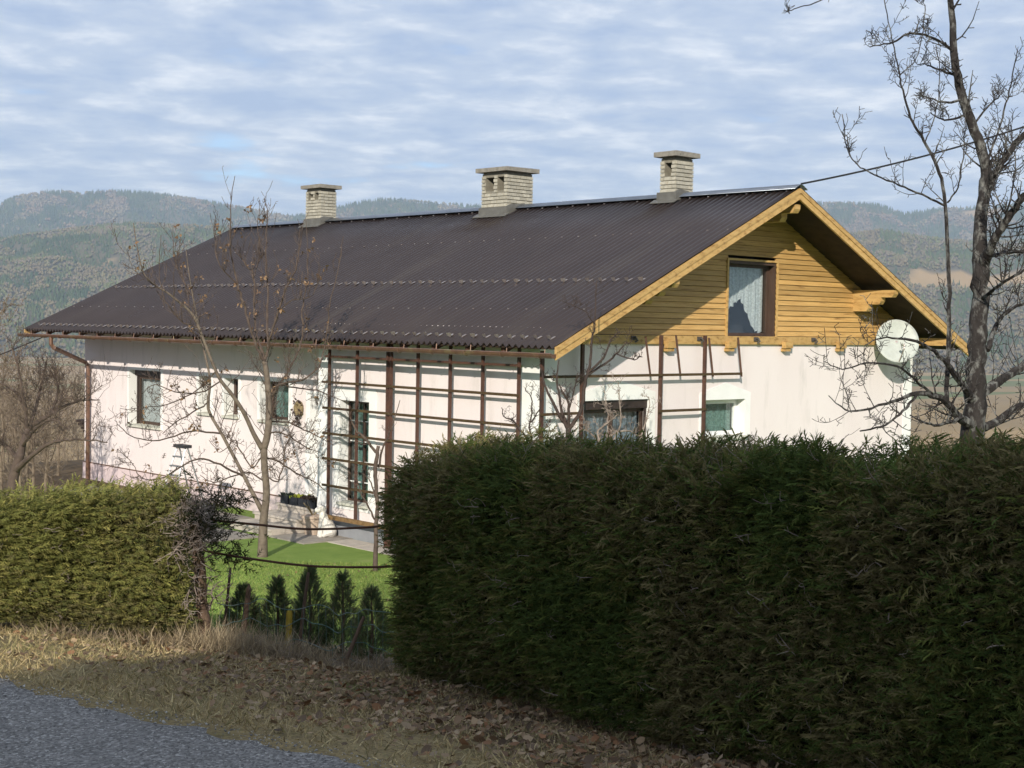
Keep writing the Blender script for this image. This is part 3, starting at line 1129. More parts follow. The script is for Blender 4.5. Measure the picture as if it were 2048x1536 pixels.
# chimneys: mortar core, bricks laid one by one on the two faces in view, joined on the other two
brick_me = {}


def brick_mesh(l, d, h):
    key = (round(l, 3), round(d, 3), round(h, 3))
    if key not in brick_me:
        c = 0.006
        mb = MB()
        lo, hi = np.array([0, 0, 0]), np.array([l, d, h])
        p = []
        for z, ins in ((0, c), (c, 0), (h - c, 0), (h, c)):
            p.append([(ins, ins, z), (l - ins, ins, z), (l - ins, d - ins, z), (ins, d - ins, z)])
        for ring in p:
            mb.v += ring
        mb.f.append((3, 2, 1, 0))
        mb.f.append((12, 13, 14, 15))
        for r_ in range(3):
            for j in range(4):
                a, b = r_ * 4 + j, r_ * 4 + (j + 1) % 4
                mb.f.append((a, b, b + 4, a + 4))
        me = bpy.data.meshes.new('brick')
        me.from_pydata(mb.v, [], mb.f)
        me.materials.append(MATS['brick'])
        brick_me[key] = me
    return brick_me[key]


def chimney(label, x0, y0, dx, dy, ztop, holes_y, hole_h):
    """x0,y0 = corner nearest the camera; left face is x = x0, right face is y = y0"""
    zbot = min(roof_z(x0), roof_z(x0 + dx)) - 0.15
    H = ztop - zbot
    ch_h = 0.082
    n = int(H / ch_h)
    core = MB()
    e = 0.014
    hz0, hz1 = ztop - 0.10 - hole_h, ztop - 0.09
    # core leaves the smoke openings free: built from slabs
    core.box((x0 + e, y0 + e, zbot), (x0 + dx - e, y0 + dy - e, hz0))
    core.box((x0 + e, y0 + e, hz1), (x0 + dx - e, y0 + dy - e, ztop))
    ys_ = sorted([y0 + e] + [v for h in holes_y for v in (y0 + dy * h[0], y0 + dy * h[1])] + [y0 + dy - e])
    for i in range(0, len(ys_), 2):
        core.box((x0 + e, ys_[i], hz0 + 0.0005), (x0 + dx - e, ys_[i + 1], hz1 - 0.0005))
    c = core.build('chimney', 'mortar', house)
    c['label'] = label
    for h in holes_y:
        MB().box((x0 + dx * 0.45, y0 + dy * h[0] + 0.002, hz0 + 0.001), (x0 + dx * 0.75, y0 + dy * h[1] - 0.002, hz1 - 0.001)).build('flue', 'flue', c)
    back = MB()
    for r_ in range(n):
        z = zbot + r_ * ch_h
        hgt = ch_h - 0.014
        shift = (r_ % 2) * 0.5
        # faces: left (x0), right (y0), and the two at the back
        for face in range(4):
            span = dy if face in (0, 2) else dx
            nb = max(2, round(span / 0.22))
            bl = span / nb
            pos = [0.0]
            if shift:
                pos = [0.0] + [bl * 0.5 + bl * i for i in range(nb)]
            else:
                pos = [bl * i for i in range(nb)]
            pos.append(span)
            for i in range(len(pos) - 1):
                a, b = pos[i] + 0.006, pos[i + 1] - 0.006
                if face in (0, 2) and z + hgt > hz0 and z < hz1 and any(y0 + b > y0 + dy * h[0] and y0 + a < y0 + dy * h[1] for h in holes_y):
                    # cut to what stands beside the opening
                    done = False
                    for h in holes_y:
                        if a < dy * h[0] - 0.03 and b > dy * h[0]:
                            b = dy * h[0] - 0.002
                            done = True
                            break
                        if b > dy * h[1] + 0.03 and a < dy * h[1]:
                            a = dy * h[1] + 0.002
                            done = True
                            break
                    if not done:
                        continue
                ln = b - a
                if ln < 0.03:
                    continue
                pr_ = random.uniform(-0.004, 0.004)
                th = 0.05
                if face == 0:
                    loc, sz = (x0 - 0.008 + pr_, y0 + a, z), (th, ln, hgt)
                elif face == 1:
                    loc, sz = (x0 + a, y0 - 0.009 + pr_, z), (ln, th, hgt)
                elif face == 2:
                    loc, sz = (x0 + dx - th + 0.008, y0 + a, z), (th, ln, hgt)
                else:
                    loc, sz = (x0 + a, y0 + dy - th + 0.008, z), (ln, th, hgt)
                if face < 2 and z > zbot + 0.1:
                    o = bpy.data.objects.new('brick', brick_mesh(*sz))
                    COL.objects.link(o)
                    o.parent = c
                    o.location = loc
                    o.rotation_euler = (0, 0, random.uniform(-.012, .012))
                else:
                    back.box(loc, (loc[0] + sz[0], loc[1] + sz[1], loc[2] + sz[2]))
    tag(back.build('brick_backing', 'brick', c), kind='stuff')
    # cap slab, a little uneven
    ov = 0.11
    mb = MB()
    pts = []
    for i, (ax, ay) in enumerate(((-ov, -ov), (dx + ov, -ov), (dx + ov, dy + ov), (-ov, dy + ov))):
        pts.append((x0 + ax + random.uniform(-.015, .015), y0 + ay + random.uniform(-.015, .015)))
    mb.hexa([(p[0], p[1], ztop + 0.03) for p in pts] + [(p[0], p[1], ztop + 0.125 + random.uniform(-.008, .008)) for p in pts])
    mb.box((x0 + 0.03, y0 + 0.03, ztop - 0.001), (x0 + dx - 0.03, y0 + dy - 0.03, ztop + 0.031))
    mb.build('chimney_cap', 'cap_concrete', c)
    # lead flashing round the foot
    zf = roof_z(x0)
    fl = MB()
    fl.hexa([(x0 - 0.05, y0 - 0.05, zf - 0.10), (x0 + 0.02, y0 - 0.05, zf - 0.10), (x0 + 0.02, y0 + dy + 0.05, zf - 0.10), (x0 - 0.05, y0 + dy + 0.05, zf - 0.10),
             (x0 - 0.04, y0 - 0.05, zf + 0.17), (x0 - 0.012, y0 - 0.05, zf + 0.17), (x0 - 0.012, y0 + dy + 0.05, zf + 0.17), (x0 - 0.04, y0 + dy + 0.05, zf + 0.17)])
    fl.prism([(x0 - 0.05, y0 - 0.02, zf - 0.1), (XR + 0.1, y0 - 0.02, ZR - 0.1), (XR + 0.1, y0 - 0.02, ZR + 0.08), (x0 + 0.08, y0 - 0.02, zf + 0.23), (x0 - 0.05, y0 - 0.02, zf + 0.17)], (0, -0.035, 0))
    fl.prism([(x0 - 0.14, y0 - 0.10, roof_z(x0 - 0.14) + 0.004), (x0 + 0.0, y0 - 0.10, zf + 0.012), (x0, y0 + dy + 0.15, zf + 0.012), (x0 - 0.14, y0 + dy + 0.15, roof_z(x0 - 0.14) + 0.004)], (0, 0, 0.018))
    fl.build('flashing', 'flashing', c)
    return c


ct = lambda u, v, X_: onX(u, v, X_)
p = ct(641, 378, 5.46)
chimney('chimney with two small smoke openings', 5.46, p[1], 0.52, 0.68, p[2], [(0.12, 0.40), (0.55, 0.85)], 0.16)
p = ct(1014, 344, 5.34)
chimney('broad chimney with two square smoke openings', 5.34, p[1], 0.82, 0.87, p[2], [(0.10, 0.38), (0.52, 0.84)], 0.30)
p = ct(1352, 315, 5.50)
chimney('narrow tall chimney with one smoke opening', 5.50, p[1], 0.55, 0.42, p[2], [(0.28, 0.72)], 0.26)

# ------------------------------------------------------------------ steps, paving
steps = empty('entrance_steps', (0, 7.3, 0), 'worn concrete steps up to the entrance door beside the near block', 'steps')
for (xa, za, zt) in ((-1.12, -0.05, 0.15), (-0.52, 0.1501, 0.30), (0.05, 0.3001, 0.45)):
    MB().box((xa + 0.03, YJ + 0.03, za), (RX - 0.04, 8.12, zt - 0.045)).build('step', 'step_concrete', steps)
    MB().box((xa, YJ + 0.028, zt - 0.0449), (RX - 0.038, 8.16, zt)).build('tread', 'step_concrete', steps)
pav = MB()
for i in range(9):
    y0_ = YJ - 1.2 + i * 1.25
    for j in range(2):
        x0_ = -1.35 - j * 0.62 if i * 1.25 - 1.2 < 1.7 and i > 0 else RX - 0.7 - j * 0.62
        dz = random.uniform(0, 0.015)
        pav.box((x0_ - 0.6, y0_, -0.2), (x0_, y0_ + 1.23, 0.02 + dz))
pv = pav.build('pavement', 'paving')
tag(pv, 'uneven stone paving along the foot of the long wall', 'pavement', kind='structure')
MB_ = MB()
for i in range(8):
    MB_.box((-0.62, i * 0.8 - 0.3, -0.2), (-0.06, i * 0.8 + 0.48, 0.015 + random.uniform(0, .012)))
pv = MB_.build('pavement', 'step_concrete')
tag(pv, 'pale concrete strip at the foot of the near block', 'pavement', kind='structure')

# ------------------------------------------------------------------ trellises
TX = -0.16
t1 = empty('trellis', (TX, 3, 0), 'tall rusty trellis of brown posts and rails before the near long wall', 'trellis', 'plant trellises on the house walls')
for ut, ub in ((659.8, 655), (715.5, 710), (775.8, 771.5), (783, 778.5), (836.5, 831.5), (901, 896), (966, 961), (1037.5, 1034)):
    y = (onX(ut, 720, TX)[1] + onX(ub, 1035, TX)[1]) / 2
    zt = ZE + (TX + A_OV) * TAN - 0.12
    zb_ = onX(ub, 1042, TX)[2] if ut < 760 else 0.0
    MB().box((TX - 0.025, y - 0.023, zb_), (TX + 0.025, y + 0.023, zt)).build('post', 'trellis_steel', t1)
for (ul, vl, ur, vr) in ((645, 763, 1036, 791.5), (645, 815, 1036, 851.5), (645, 868, 1036, 908), (644, 918, 1036, 967), (644, 971, 1036, 1030)):
    a, b = onX(ul, vl, TX - 0.045), onX(ur, vr, TX - 0.045)
    mid = (a[2] + b[2]) / 2
    MB().box((TX - 0.056, b[1], mid - 0.024), (TX - 0.026, a[1], mid + 0.024)).build('rail', 'trellis_wood', t1)
a, b = onX(655, 1032, TX - 0.03), onX(1036, 1095, TX - 0.03)
MB().box((TX - 0.10, b[1], a[2] - 0.045), (TX - 0.027, a[1], a[2] + 0.035)).build('bottom_plank', 'plank_wood', t1)
a, b = onX(650, 722, TX + 0.03), onX(1036, 731, TX + 0.03)
MB().box((TX + 0.026, b[1], b[2] - 0.02), (TX + 0.07, a[1], b[2] + 0.02)).build('top_rail', 'trellis_steel', t1)
TY = -0.16
t2 = empty('trellis', (3, TY, 0), 'rusty trellis with slanting upper bars on the gable wall around the windows', 'trellis', 'plant trellises on the house walls')
for u in (1084, 1164, 1320.8, 1408.5):
    x = onY(u, 760, TY)[0]
    MB().box((x - 0.03, TY - 0.025, 0.0), (x + 0.03, TY + 0.025, onY(u, 671, TY)[2] if u > 1100 else onY(u, 702, TY)[2])).build('post', 'trellis_steel', t2)
for (ua, va, ub, vb) in ((1291, 673, 1301, 753), (1352, 671, 1361, 752), (1418, 676, 1426, 753), (1476, 675, 1483, 753)):
    MB().tube([onY(ua, va, TY - 0.06), onY(ub, vb, TY - 0.03)], 0.026, 4).build('slanting_bar', 'trellis_steel', t2)
for (ul, ur, v, m_) in ((1086, 1484, 750.5, 'trellis_wood'), (1081, 1160, 828, 'trellis_wood'), (1318, 1412, 820.5, 'trellis_wood')):
    a, b = onY(ul, v, TY - 0.045), onY(ur, v, TY - 0.045)
    m = (a[2] + b[2]) / 2
    MB().box((a[0], TY - 0.056, m - 0.024), (b[0], TY - 0.026, m + 0.024)).build('rail', m_, t2)

# ------------------------------------------------------------------ satellite dish
dc = onY(1795, 682, -0.55)
dish = empty('satellite_dish', (dc[0], -0.02, dc[2]), 'pale green-white satellite dish on the gable by the far corner', 'dish')
dn = norm(np.array([-0.62, -0.74, 0.30]))
du = norm(np.cross(np.array([0, 0, 1.0]), dn))
dw = np.cross(dn, du)
rad_d = 0.47
vs, fs = [], []
rings = 7
for r_ in range(rings + 1):
    rr = rad_d * r_ / rings
    for j in range(32):
        an = 2 * math.pi * j / 32
        vs.append(dc + du * rr * math.cos(an) + dw * rr * 1.03 * math.sin(an) + dn * (0.075 * (rr / rad_d) ** 2 - 0.075))
for r_ in range(rings):
    for j in range(32):
        a, b = r_ * 32 + j, r_ * 32 + (j + 1) % 32
        fs.append((a, b, b + 32, a + 32))
ref_ = np_mesh('reflector', vs, fs, 'dish_paint', dish, smooth=True)
md = ref_.modifiers.new('thick', 'SOLIDIFY')
md.thickness = 0.012
tip = dc + dn * 0.42 - dw * 0.18
MB().tube([dc - dw * 0.47, tip - dw * 0.1, tip], 0.013, 6).build('feed_arm', 'galvanised', dish)
MB().tube([tip, tip - dn * 0.11], 0.032, 8).build('receiver', 'dish_paint', dish)
MB().tube([dc - dn * 0.06, dc - dn * 0.2, (dc[0] + 0.1, -0.013, dc[2] - 0.05)], 0.03, 8).build('mount', 'galvanised', dish)

# ------------------------------------------------------------------ cables
def cable(name, label, a, b, sag, r, m, cat='cable', n=24, **kw):
    a, b = np.array(a), np.array(b)
    pts = []
    for i in range(n + 1):
        t = i / n
        p_ = a + (b - a) * t
        p_[2] -= sag * 4 * t * (1 - t)
        pts.append(p_)
    o = MB().tube(pts, r, 6).build(name, m)
    return tag(o, label, cat, **kw)


ra = np.array([XR, -B_OV - 0.03, ZR + 0.05])
cable('power_cable', 'black overhead cable from the roof ridge past the large tree', ra, at(2160, 215, 30), 0.12, 0.018, 'cable')
ga = onX(84, 675, GX - 0.06)
cable('phone_cable', 'thin black cable from the gutter end down to the left', ga, at(-160, 765, 40), 0.05, 0.016, 'cable')

# ------------------------------------------------------------------ things by the door
cx0 = 0.28
def plant_crate(label, y, col_l, n, dx=0.0):
    x = 0.22 + dx
    root = empty('plant_crate', (x, y, 0.45), label, 'crate', 'plant crates on the top step')
    mb = MB()
    w, l, h = 0.15, 0.14, 0.17
    for (ax, ay, bx_, by) in ((-w, -l, w, -l + 0.012), (-w, l - 0.012, w, l), (-w, -l + 0.012, -w + 0.012, l - 0.012), (w - 0.012, -l + 0.012, w, l - 0.012)):
        mb.box((x + ax, y + ay, 0.452), (x + bx_, y + by, 0.452 + h))
    mb.box((x - w + 0.012, y - l + 0.012, 0.452), (x + w - 0.012, y + l - 0.012, 0.47))
    mb.build('box', 'crate_black', root)
    MB().box((x - w + 0.013, y - l + 0.013, 0.4705), (x + w - 0.013, y + l - 0.013, 0.452 + h * 0.85)).build('soil', 'soil', root)
    pos = np.stack([rng.uniform(x - w, x + w, n), rng.uniform(y - l, y + l, n), rng.uniform(0.58, 0.62, n)], 1)
    dr = norm(np.stack([rng.normal(0, 1, n), rng.normal(0, 1, n), rng.uniform(0.3, 1.4, n)], 1))
    bs = basis_from(dr, rng.normal(0, 1, (n, 3)))
    tv = np.array([[0, -.12, 0], [0.5, -.3, 0.1], [1, 0, 0], [0.5, .3, 0.1]])
    v, f = scatter(tv, np.array([[0, 1, 2], [0, 2, 3]]), pos, bs, rng.uniform(.06, .12, n))
    c = np.repeat(np.array(col_l)[rng.integers(0, len(col_l), n)] * rng.uniform(.7, 1.2, (n, 1)), 4, 0)
    np_mesh('seedlings', v, f, 'foliage', root, cols=c)


plant_crate('black crate of plants at the left end of the top step', 7.86, [(.05, .06, .05), (.03, .04, .03)], 40)
plant_crate('crate with bright yellow-green plants second from left on the top step', 7.53, [(.33, .36, .05), (.25, .28, .05)], 60)
plant_crate('crate of withered dark plants third from left on the top step', 7.20, [(.06, .045, .035), (.04, .03, .025)], 70)
plant_crate('crate of withered dark plants beside the white corner of the block', 6.87, [(.06, .045, .035), (.035, .03, .025)], 70)

pp = onZ(626, 1068, 0.02)
pot = empty('flower_pot', (pp[0], pp[1], 0.02), 'beige flower pot with dry stems beside the white dog figure', 'pot')
MB().lathe((pp[0], pp[1], 0.02), [(0.16, 0), (0.19, 0.1), (0.215, 0.32), (0.235, 0.33), (0.235, 0.38), (0.21, 0.385)], 18).build('bowl', 'terracotta', pot, smooth=False)
MB().lathe((pp[0], pp[1], 0.3), [(0.2, 0.0), (0.2, 0.088)], 16).build('soil', 'soil', pot)
mb = MB()
for i in range(7):
    a = random.uniform(0, 6.28)
    mb.tube([(pp[0], pp[1], 0.38), (pp[0] + .08 * math.cos(a), pp[1] + .08 * math.sin(a), 0.5), (pp[0] + .2 * math.cos(a), pp[1] + .2 * math.sin(a), 0.55 + .12 * random.random())], [0.012, 0.009, 0.004], 4)
mb.build('dry_stem', 'dry_wreath', pot)

# seated white dog figure: one lofted body with head, ears and front legs
gp = onZ(650, 1073, 0.02)
fig = empty('dog_figure', (gp[0], gp[1], 0.02), 'white seated garden figure of a dog below the trellis corner', 'figure')
def lathe_along(mb, pts, rads, sides=10):
    mb.tube(pts, rads, sides)
bx0, by0 = gp[0], gp[1]
fdir = np.array([RH[0] * -0.9 - FH[0] * 0.35, RH[1] * -0.9 - FH[1] * 0.35, 0])
fdir /= np.linalg.norm(fdir)
sdir = np.array([-fdir[1], fdir[0], 0])
O = np.array([bx0, by0, 0.02])
mb = MB()
mb.tube([O - fdir * .10 + (0, 0, .0), O - fdir * .09 + (0, 0, .10), O - fdir * .03 + (0, 0, .25), O + fdir * .03 + (0, 0, .38), O + fdir * .06 + (0, 0, .46), O + fdir * .07 + (0, 0, .53)], [.13, .155, .135, .10, .075, .06], 12)
mb.build('body', 'statue_white', fig, smooth=True)
mb = MB()
mb.tube([O - fdir * .0 + (0, 0, .56), O + fdir * .06 + (0, 0, .565), O + fdir * .12 + (0, 0, .55), O + fdir * .19 + (0, 0, .53), O + fdir * .21 + (0, 0, .527)], [.05, .085, .08, .045, .03], 10)
mb.build('head', 'statue_white', fig, smooth=True)
for sg_ in (-1, 1):
    MB().tube([O + fdir * .05 + sdir * sg_ * .06 + (0, 0, .62), O + fdir * .04 + sdir * sg_ * .10 + (0, 0, .58), O + fdir * .04 + sdir * sg_ * .10 + (0, 0, .50)], [.02, .03, .015], 6).build('ear', 'statue_white', fig)
    MB().tube([O + fdir * .07 + sdir * sg_ * .06 + (0, 0, .32), O + fdir * .10 + sdir * sg_ * .06 + (0, 0, .10), O + fdir * .11 + sdir * sg_ * .06 + (0, 0, .0), ], [.045, .035, .04], 8).build('leg', 'statue_white', fig)
    MB().tube([O - fdir * .10 + sdir * sg_ * .10 + (0, 0, .10), O + fdir * .02 + sdir * sg_ * .12 + (0, 0, .08), O + fdir * .08 + sdir * sg_ * .11 + (0, 0, .02)], [.08, .07, .03], 8).build('haunch', 'statue_white', fig)

# dried wreath hanging beside the door
wp = onX(597, 817, RX - 0.05)
wr = empty('wall_wreath', tuple(wp), 'small dried wreath with dark leaves hanging on the wall by the door', 'wreath')
mb = MB()
ring = [(RX - 0.05, wp[1] + 0.105 * math.cos(a), wp[2] + 0.125 * math.sin(a)) for a in np.linspace(0, 2 * math.pi, 17)]
mb.tube(ring, 0.05, 7)
mb.box((RX - 0.05, wp[1] - .07, wp[2] - .09), (RX - 0.02, wp[1] + .07, wp[2] + .09))
mb.build('ring', 'dry_wreath', wr)
n = 60
an = rng.uniform(0, 6.28, n)
pos = np.stack([np.full(n, RX - 0.09), wp[1] + .14 * np.cos(an), wp[2] + .18 * np.sin(an)], 1)
pos[:14] = np.stack([np.full(14, RX - .08), wp[1] + rng.uniform(-.04, .04, 14), wp[2] - rng.uniform(.18, .38, 14)], 1)
bs = basis_from(norm(rng.normal(0, 1, (n, 3)) * (.3, 1, 1)), np.array([[-1.0, 0.1, .2]]).repeat(n, 0))
v, f = scatter(np.array([[0, 0, 0], [.5, -.3, .05], [1, 0, 0], [.5, .3, .05]]), np.array([[0, 1, 2], [0, 2, 3]]), pos, bs, rng.uniform(.05, .1, n))
np_mesh('leaf_trim', v, f, 'wreath_leaf', wr)

# step ladder standing before the long wall, behind the left hedge
lb = onZ(378, 1150, 0.0)
lx, ly = -1.3, onX(365, 890, -1.3)[1]
zt = onX(365, 892, -1.3)[2]
lad = empty('step_ladder', (lx, ly, 0), 'folding aluminium step ladder with dark top standing before the long wall', 'ladder')
lw_ = 0.22
for (dxl, rungs) in ((-0.42, True), (0.40, False)):
    for sg_ in (-1, 1):
        mb = MB().tube([(lx + dxl * 1.2, ly + sg_ * (lw_ + 0.10), 0.0), (lx + dxl * 0.06, ly + sg_ * lw_ * 0.8, zt - 0.03)], 0.019, 4)
        mb.build('rail', 'aluminium', lad)
    if rungs:
        for k in range(1, 8):
            t = k / 8
            z = t * (zt - .03)
            x = lx + dxl * (1.2 + (0.06 - 1.2) * t)
            w = (lw_ + .1) * (1 - t) + lw_ * .8 * t
            MB().box((x - .05, ly - w, z - .012), (x + .05, ly + w, z + .012)).build('tread', 'aluminium', lad)
MB().box((lx - 0.10, ly - 0.22, zt - 0.035), (lx + 0.10, ly + 0.22, zt + 0.03)).build('top_cap', 'black_plastic', lad)

# little lean-to roof with stacked firewood at the far end of the house
sp = at(172, 852, 41.5)
shed = empty('wood_store', (sp[0], sp[1], gz(*to_sd(sp[0], sp[1]))), 'dark lean-to wood store with layered roof beyond the far corner of the house', 'shed')
wx, wy = sp[0], sp[1]
for k in range(4):
    MB().box((wx - .12 + .05 * k, wy - .5 + .03 * k, sp[2] + .10 - k * .10), (wx + 1.2, wy + .42 - .06 * k, sp[2] + .17 - k * .10)).build('roof_layer', 'shed_tile', shed)
g0 = gz(*to_sd(wx, wy))
for k in range(int((sp[2] - .3 - g0) / 0.16)):
    for j in range(3):
        MB().tube([(wx + .25 + j * .18 + random.uniform(-.03, .03), wy - .3, g0 + .08 + k * .16), (wx + .25 + j * .18, wy + .1, g0 + .08 + k * .16)], random.uniform(.07, .09), 7).build('log', 'firewood', shed)

# ------------------------------------------------------------------ trees


def wig(pts, k=3, amt=0.02):
    """subdivide a polyline with a little wobble"""
    out = [pts[0]]
    for a, b in zip(pts[:-1], pts[1:]):
        a, b = np.array(a, float), np.array(b, float)
        ln = np.linalg.norm(b - a)
        for i in range(1, k + 1):
            p_ = a + (b - a) * i / k
            if i < k:
                p_ = p_ + rng.normal(0, amt * ln, 3)
            out.append(p_)
    return out


def smooth_poly(P, k=4):
    """Catmull-Rom through points (list of arrays with radius as 4th)"""
    P = [np.array(p, float) for p in P]
    Q = [2 * P[0] - P[1]] + P + [2 * P[-1] - P[-2]]
    out = []
    for i in range(1, len(Q) - 2):
        for j in range(k):
            t = j / k
            a, b, c, d = Q[i - 1], Q[i], Q[i + 1], Q[i + 2]
            out.append(0.5 * ((2 * b) + (-a + c) * t + (2 * a - 5 * b + 4 * c - d) * t * t + (-a + 3 * b - 3 * c + d) * t ** 3))
    out.append(P[-1])
    return out


class TreeB:
    def __init__(self, rmin=0.0012):
        self.rmin = rmin
        self.fork = 0.62
        self.mb = MB()
        self.tips = []

    def limb(self, pts4, k=4, wob=0.0, sides=None):
        sp_ = smooth_poly(pts4, k)
        P = [p[:3] + (rng.normal(0, wob, 3) if wob and 0 < i < len(sp_) - 1 else 0) for i, p in enumerate(sp_)]
        R = [max(p[3], self.rmin) for p in sp_]
        s = sides or (10 if max(R) > 0.06 else 6 if max(R) > 0.02 else 4)
        self.mb.tube(P, R, s)
        return P, R

    def twig(self, p, d, ln, r, up=0.15, lvl=0, sub=2, seg=5, kink=0.22, spur=0.0):
        pts, rads = [np.array(p)], [r]
        d = norm(np.array(d, float))
        cur = np.array(p, float)
        for i in range(seg):
            d = norm(d + rng.normal(0, kink, 3) + np.array([0, 0, up]))
            cur = cur + d * ln / seg
            pts.append(cur)
            rads.append(max(r * (1 - 0.72 * (i + 1) / seg), self.rmin))
            if lvl < sub and i >= 0 and rng.random() < self.fork:
                side = norm(np.cross(d, rng.normal(0, 1, 3)))
                self.twig(cur, d * 0.55 + side * 0.85, ln * rng.uniform(.25, .55), rads[-1] * .75, up, lvl + 1, sub, max(3, seg - 1), kink, spur)
            if spur and rng.random() < spur:
                side = norm(np.cross(d, rng.normal(0, 1, 3)))
                e = cur + (side + d * .3 + np.array([0, 0, .3])) * rng.uniform(.02, .05)
                self.mb.tube([cur, e], [max(rads[-1] * .8, self.rmin), max(rads[-1] * .9, self.rmin)], 3, cap=False)
        self.mb.tube(pts, rads, 4 if r > 0.006 else 3, cap=False)
        self.tips.append((pts[-1], d))

    def along(self, P, R, n, ln, rr, up=0.15, sub=2, lo=0.1, hi=1.0, outward=None, kink=0.22, spur=0.0, bias=None):
        P = [np.array(p) for p in P]
        for _ in range(n):
            t = rng.uniform(lo, hi) * (len(P) - 1)
            i = min(int(t), len(P) - 2)
            fr_ = t - i
            p_ = P[i] * (1 - fr_) + P[i + 1] * fr_
            ax = norm(P[i + 1] - P[i])
            side = norm(np.cross(ax, rng.normal(0, 1, 3)))
            d = side + ax * rng.uniform(0, .6) + np.array([0, 0, up * 2])
            if bias is not None:
                d = d + np.array(bias)
            r = min(R[i] * .55, rr * rng.uniform(.7, 1.2))
            self.twig(p_, d, ln * rng.uniform(.4, 1.2), r, up, 0, sub, 5, kink, spur)


def pix_limb(trace, depth, f=F):
    """trace: (u, v, width in px, depth offset in m) -> points with radius"""
    out = []
    for u, v, w, do in trace:
        p_ = at(u, v, depth + do)
        out.append(np.array([p_[0], p_[1], p_[2], w / 2 * (depth + do) / f]))
    return out


def leaves_mesh(name, tips, material, parent, cols_, size, n_per=2, droop=0.5):
    n = len(tips) * n_per
    if not n:
        return
    pos = np.array([t[0] for t in tips for _ in range(n_per)]) + rng.normal(0, .02, (n, 3))
    dr = norm(rng.normal(0, 1, (n, 3)) + np.array([0, 0, -droop]))
    bs = basis_from(dr, rng.normal(0, 1, (n, 3)))
    tv = np.array([[0, 0, 0], [.35, -.28, .06], [.75, -.2, -.03], [1, 0, .08], [.75, .22, .05], [.35, .28, -.05]])
    tf = np.array([[0, 1, 5], [1, 2, 5], [2, 4, 5], [2, 3, 4]])
    v, f = scatter(tv, tf, pos, bs, rng.uniform(size * .6, size * 1.2, n))
    c = np.repeat(np.array(cols_)[rng.integers(0, len(cols_), n)] * rng.uniform(.7, 1.25, (n, 1)), len(tv), 0)
    return tag(np_mesh(name, v, f, material, parent, cols=c), kind='stuff')


# --- fruit tree on the lawn
base = onZ(525, 1116, 0.0)
YD = float((base - CAM) @ _fw)
yt = empty('fruit_tree', (base[0], base[1], 0), 'young leafless fruit tree with a few brown leaves standing on the lawn', 'tree')
tk = TreeB()
P, R = tk.limb(pix_limb([(524, 1122, 27, 0), (525, 1108, 21, 0), (527, 1042, 16.5, 0), (533, 987, 14, 0), (529, 932, 13.5, 0), (527.5, 897, 14.5, 0)], YD))
P2, R2_ = tk.limb(pix_limb([(527.5, 899, 14, 0), (535.7, 864, 14, 0), (538, 809, 13, .05), (534, 755, 11.5, .05), (529, 722, 10, .05)], YD))
P3, R3 = tk.limb(pix_limb([(526, 900, 12, 0), (508, 869, 9.5, -.1), (489, 828, 8.5, -.2), (467, 793, 8, -.3), (443, 763, 7, -.35), (428, 733, 6.5, -.4), (398, 656, 6, -.5), (382, 625, 5.5, -.55), (336, 586, 4, -.7), (308, 569, 3.2, -.8), (286, 543, 2.6, -.8), (273, 487, 2, -.8), (267, 446, 1.5, -.8)], YD))
P4, R4 = tk.limb(pix_limb([(524, 1022, 11, 0), (489, 954, 8, .15), (465, 908, 7.5, .3), (443, 867, 7, .4), (421, 829, 6.5, .5), (416, 806, 6.5, .5), (420, 759, 5, .6), (407, 696, 4.5, .7), (395, 640, 4, .8), (380, 560, 2.6, .9), (372, 500, 1.6, .9)], YD))
tk.mb.build('trunk', 'bark_yard', yt, smooth=True)
tb = TreeB(0.0040)
tb.fork = 0.5
MAIN = [P2, P3, P4]
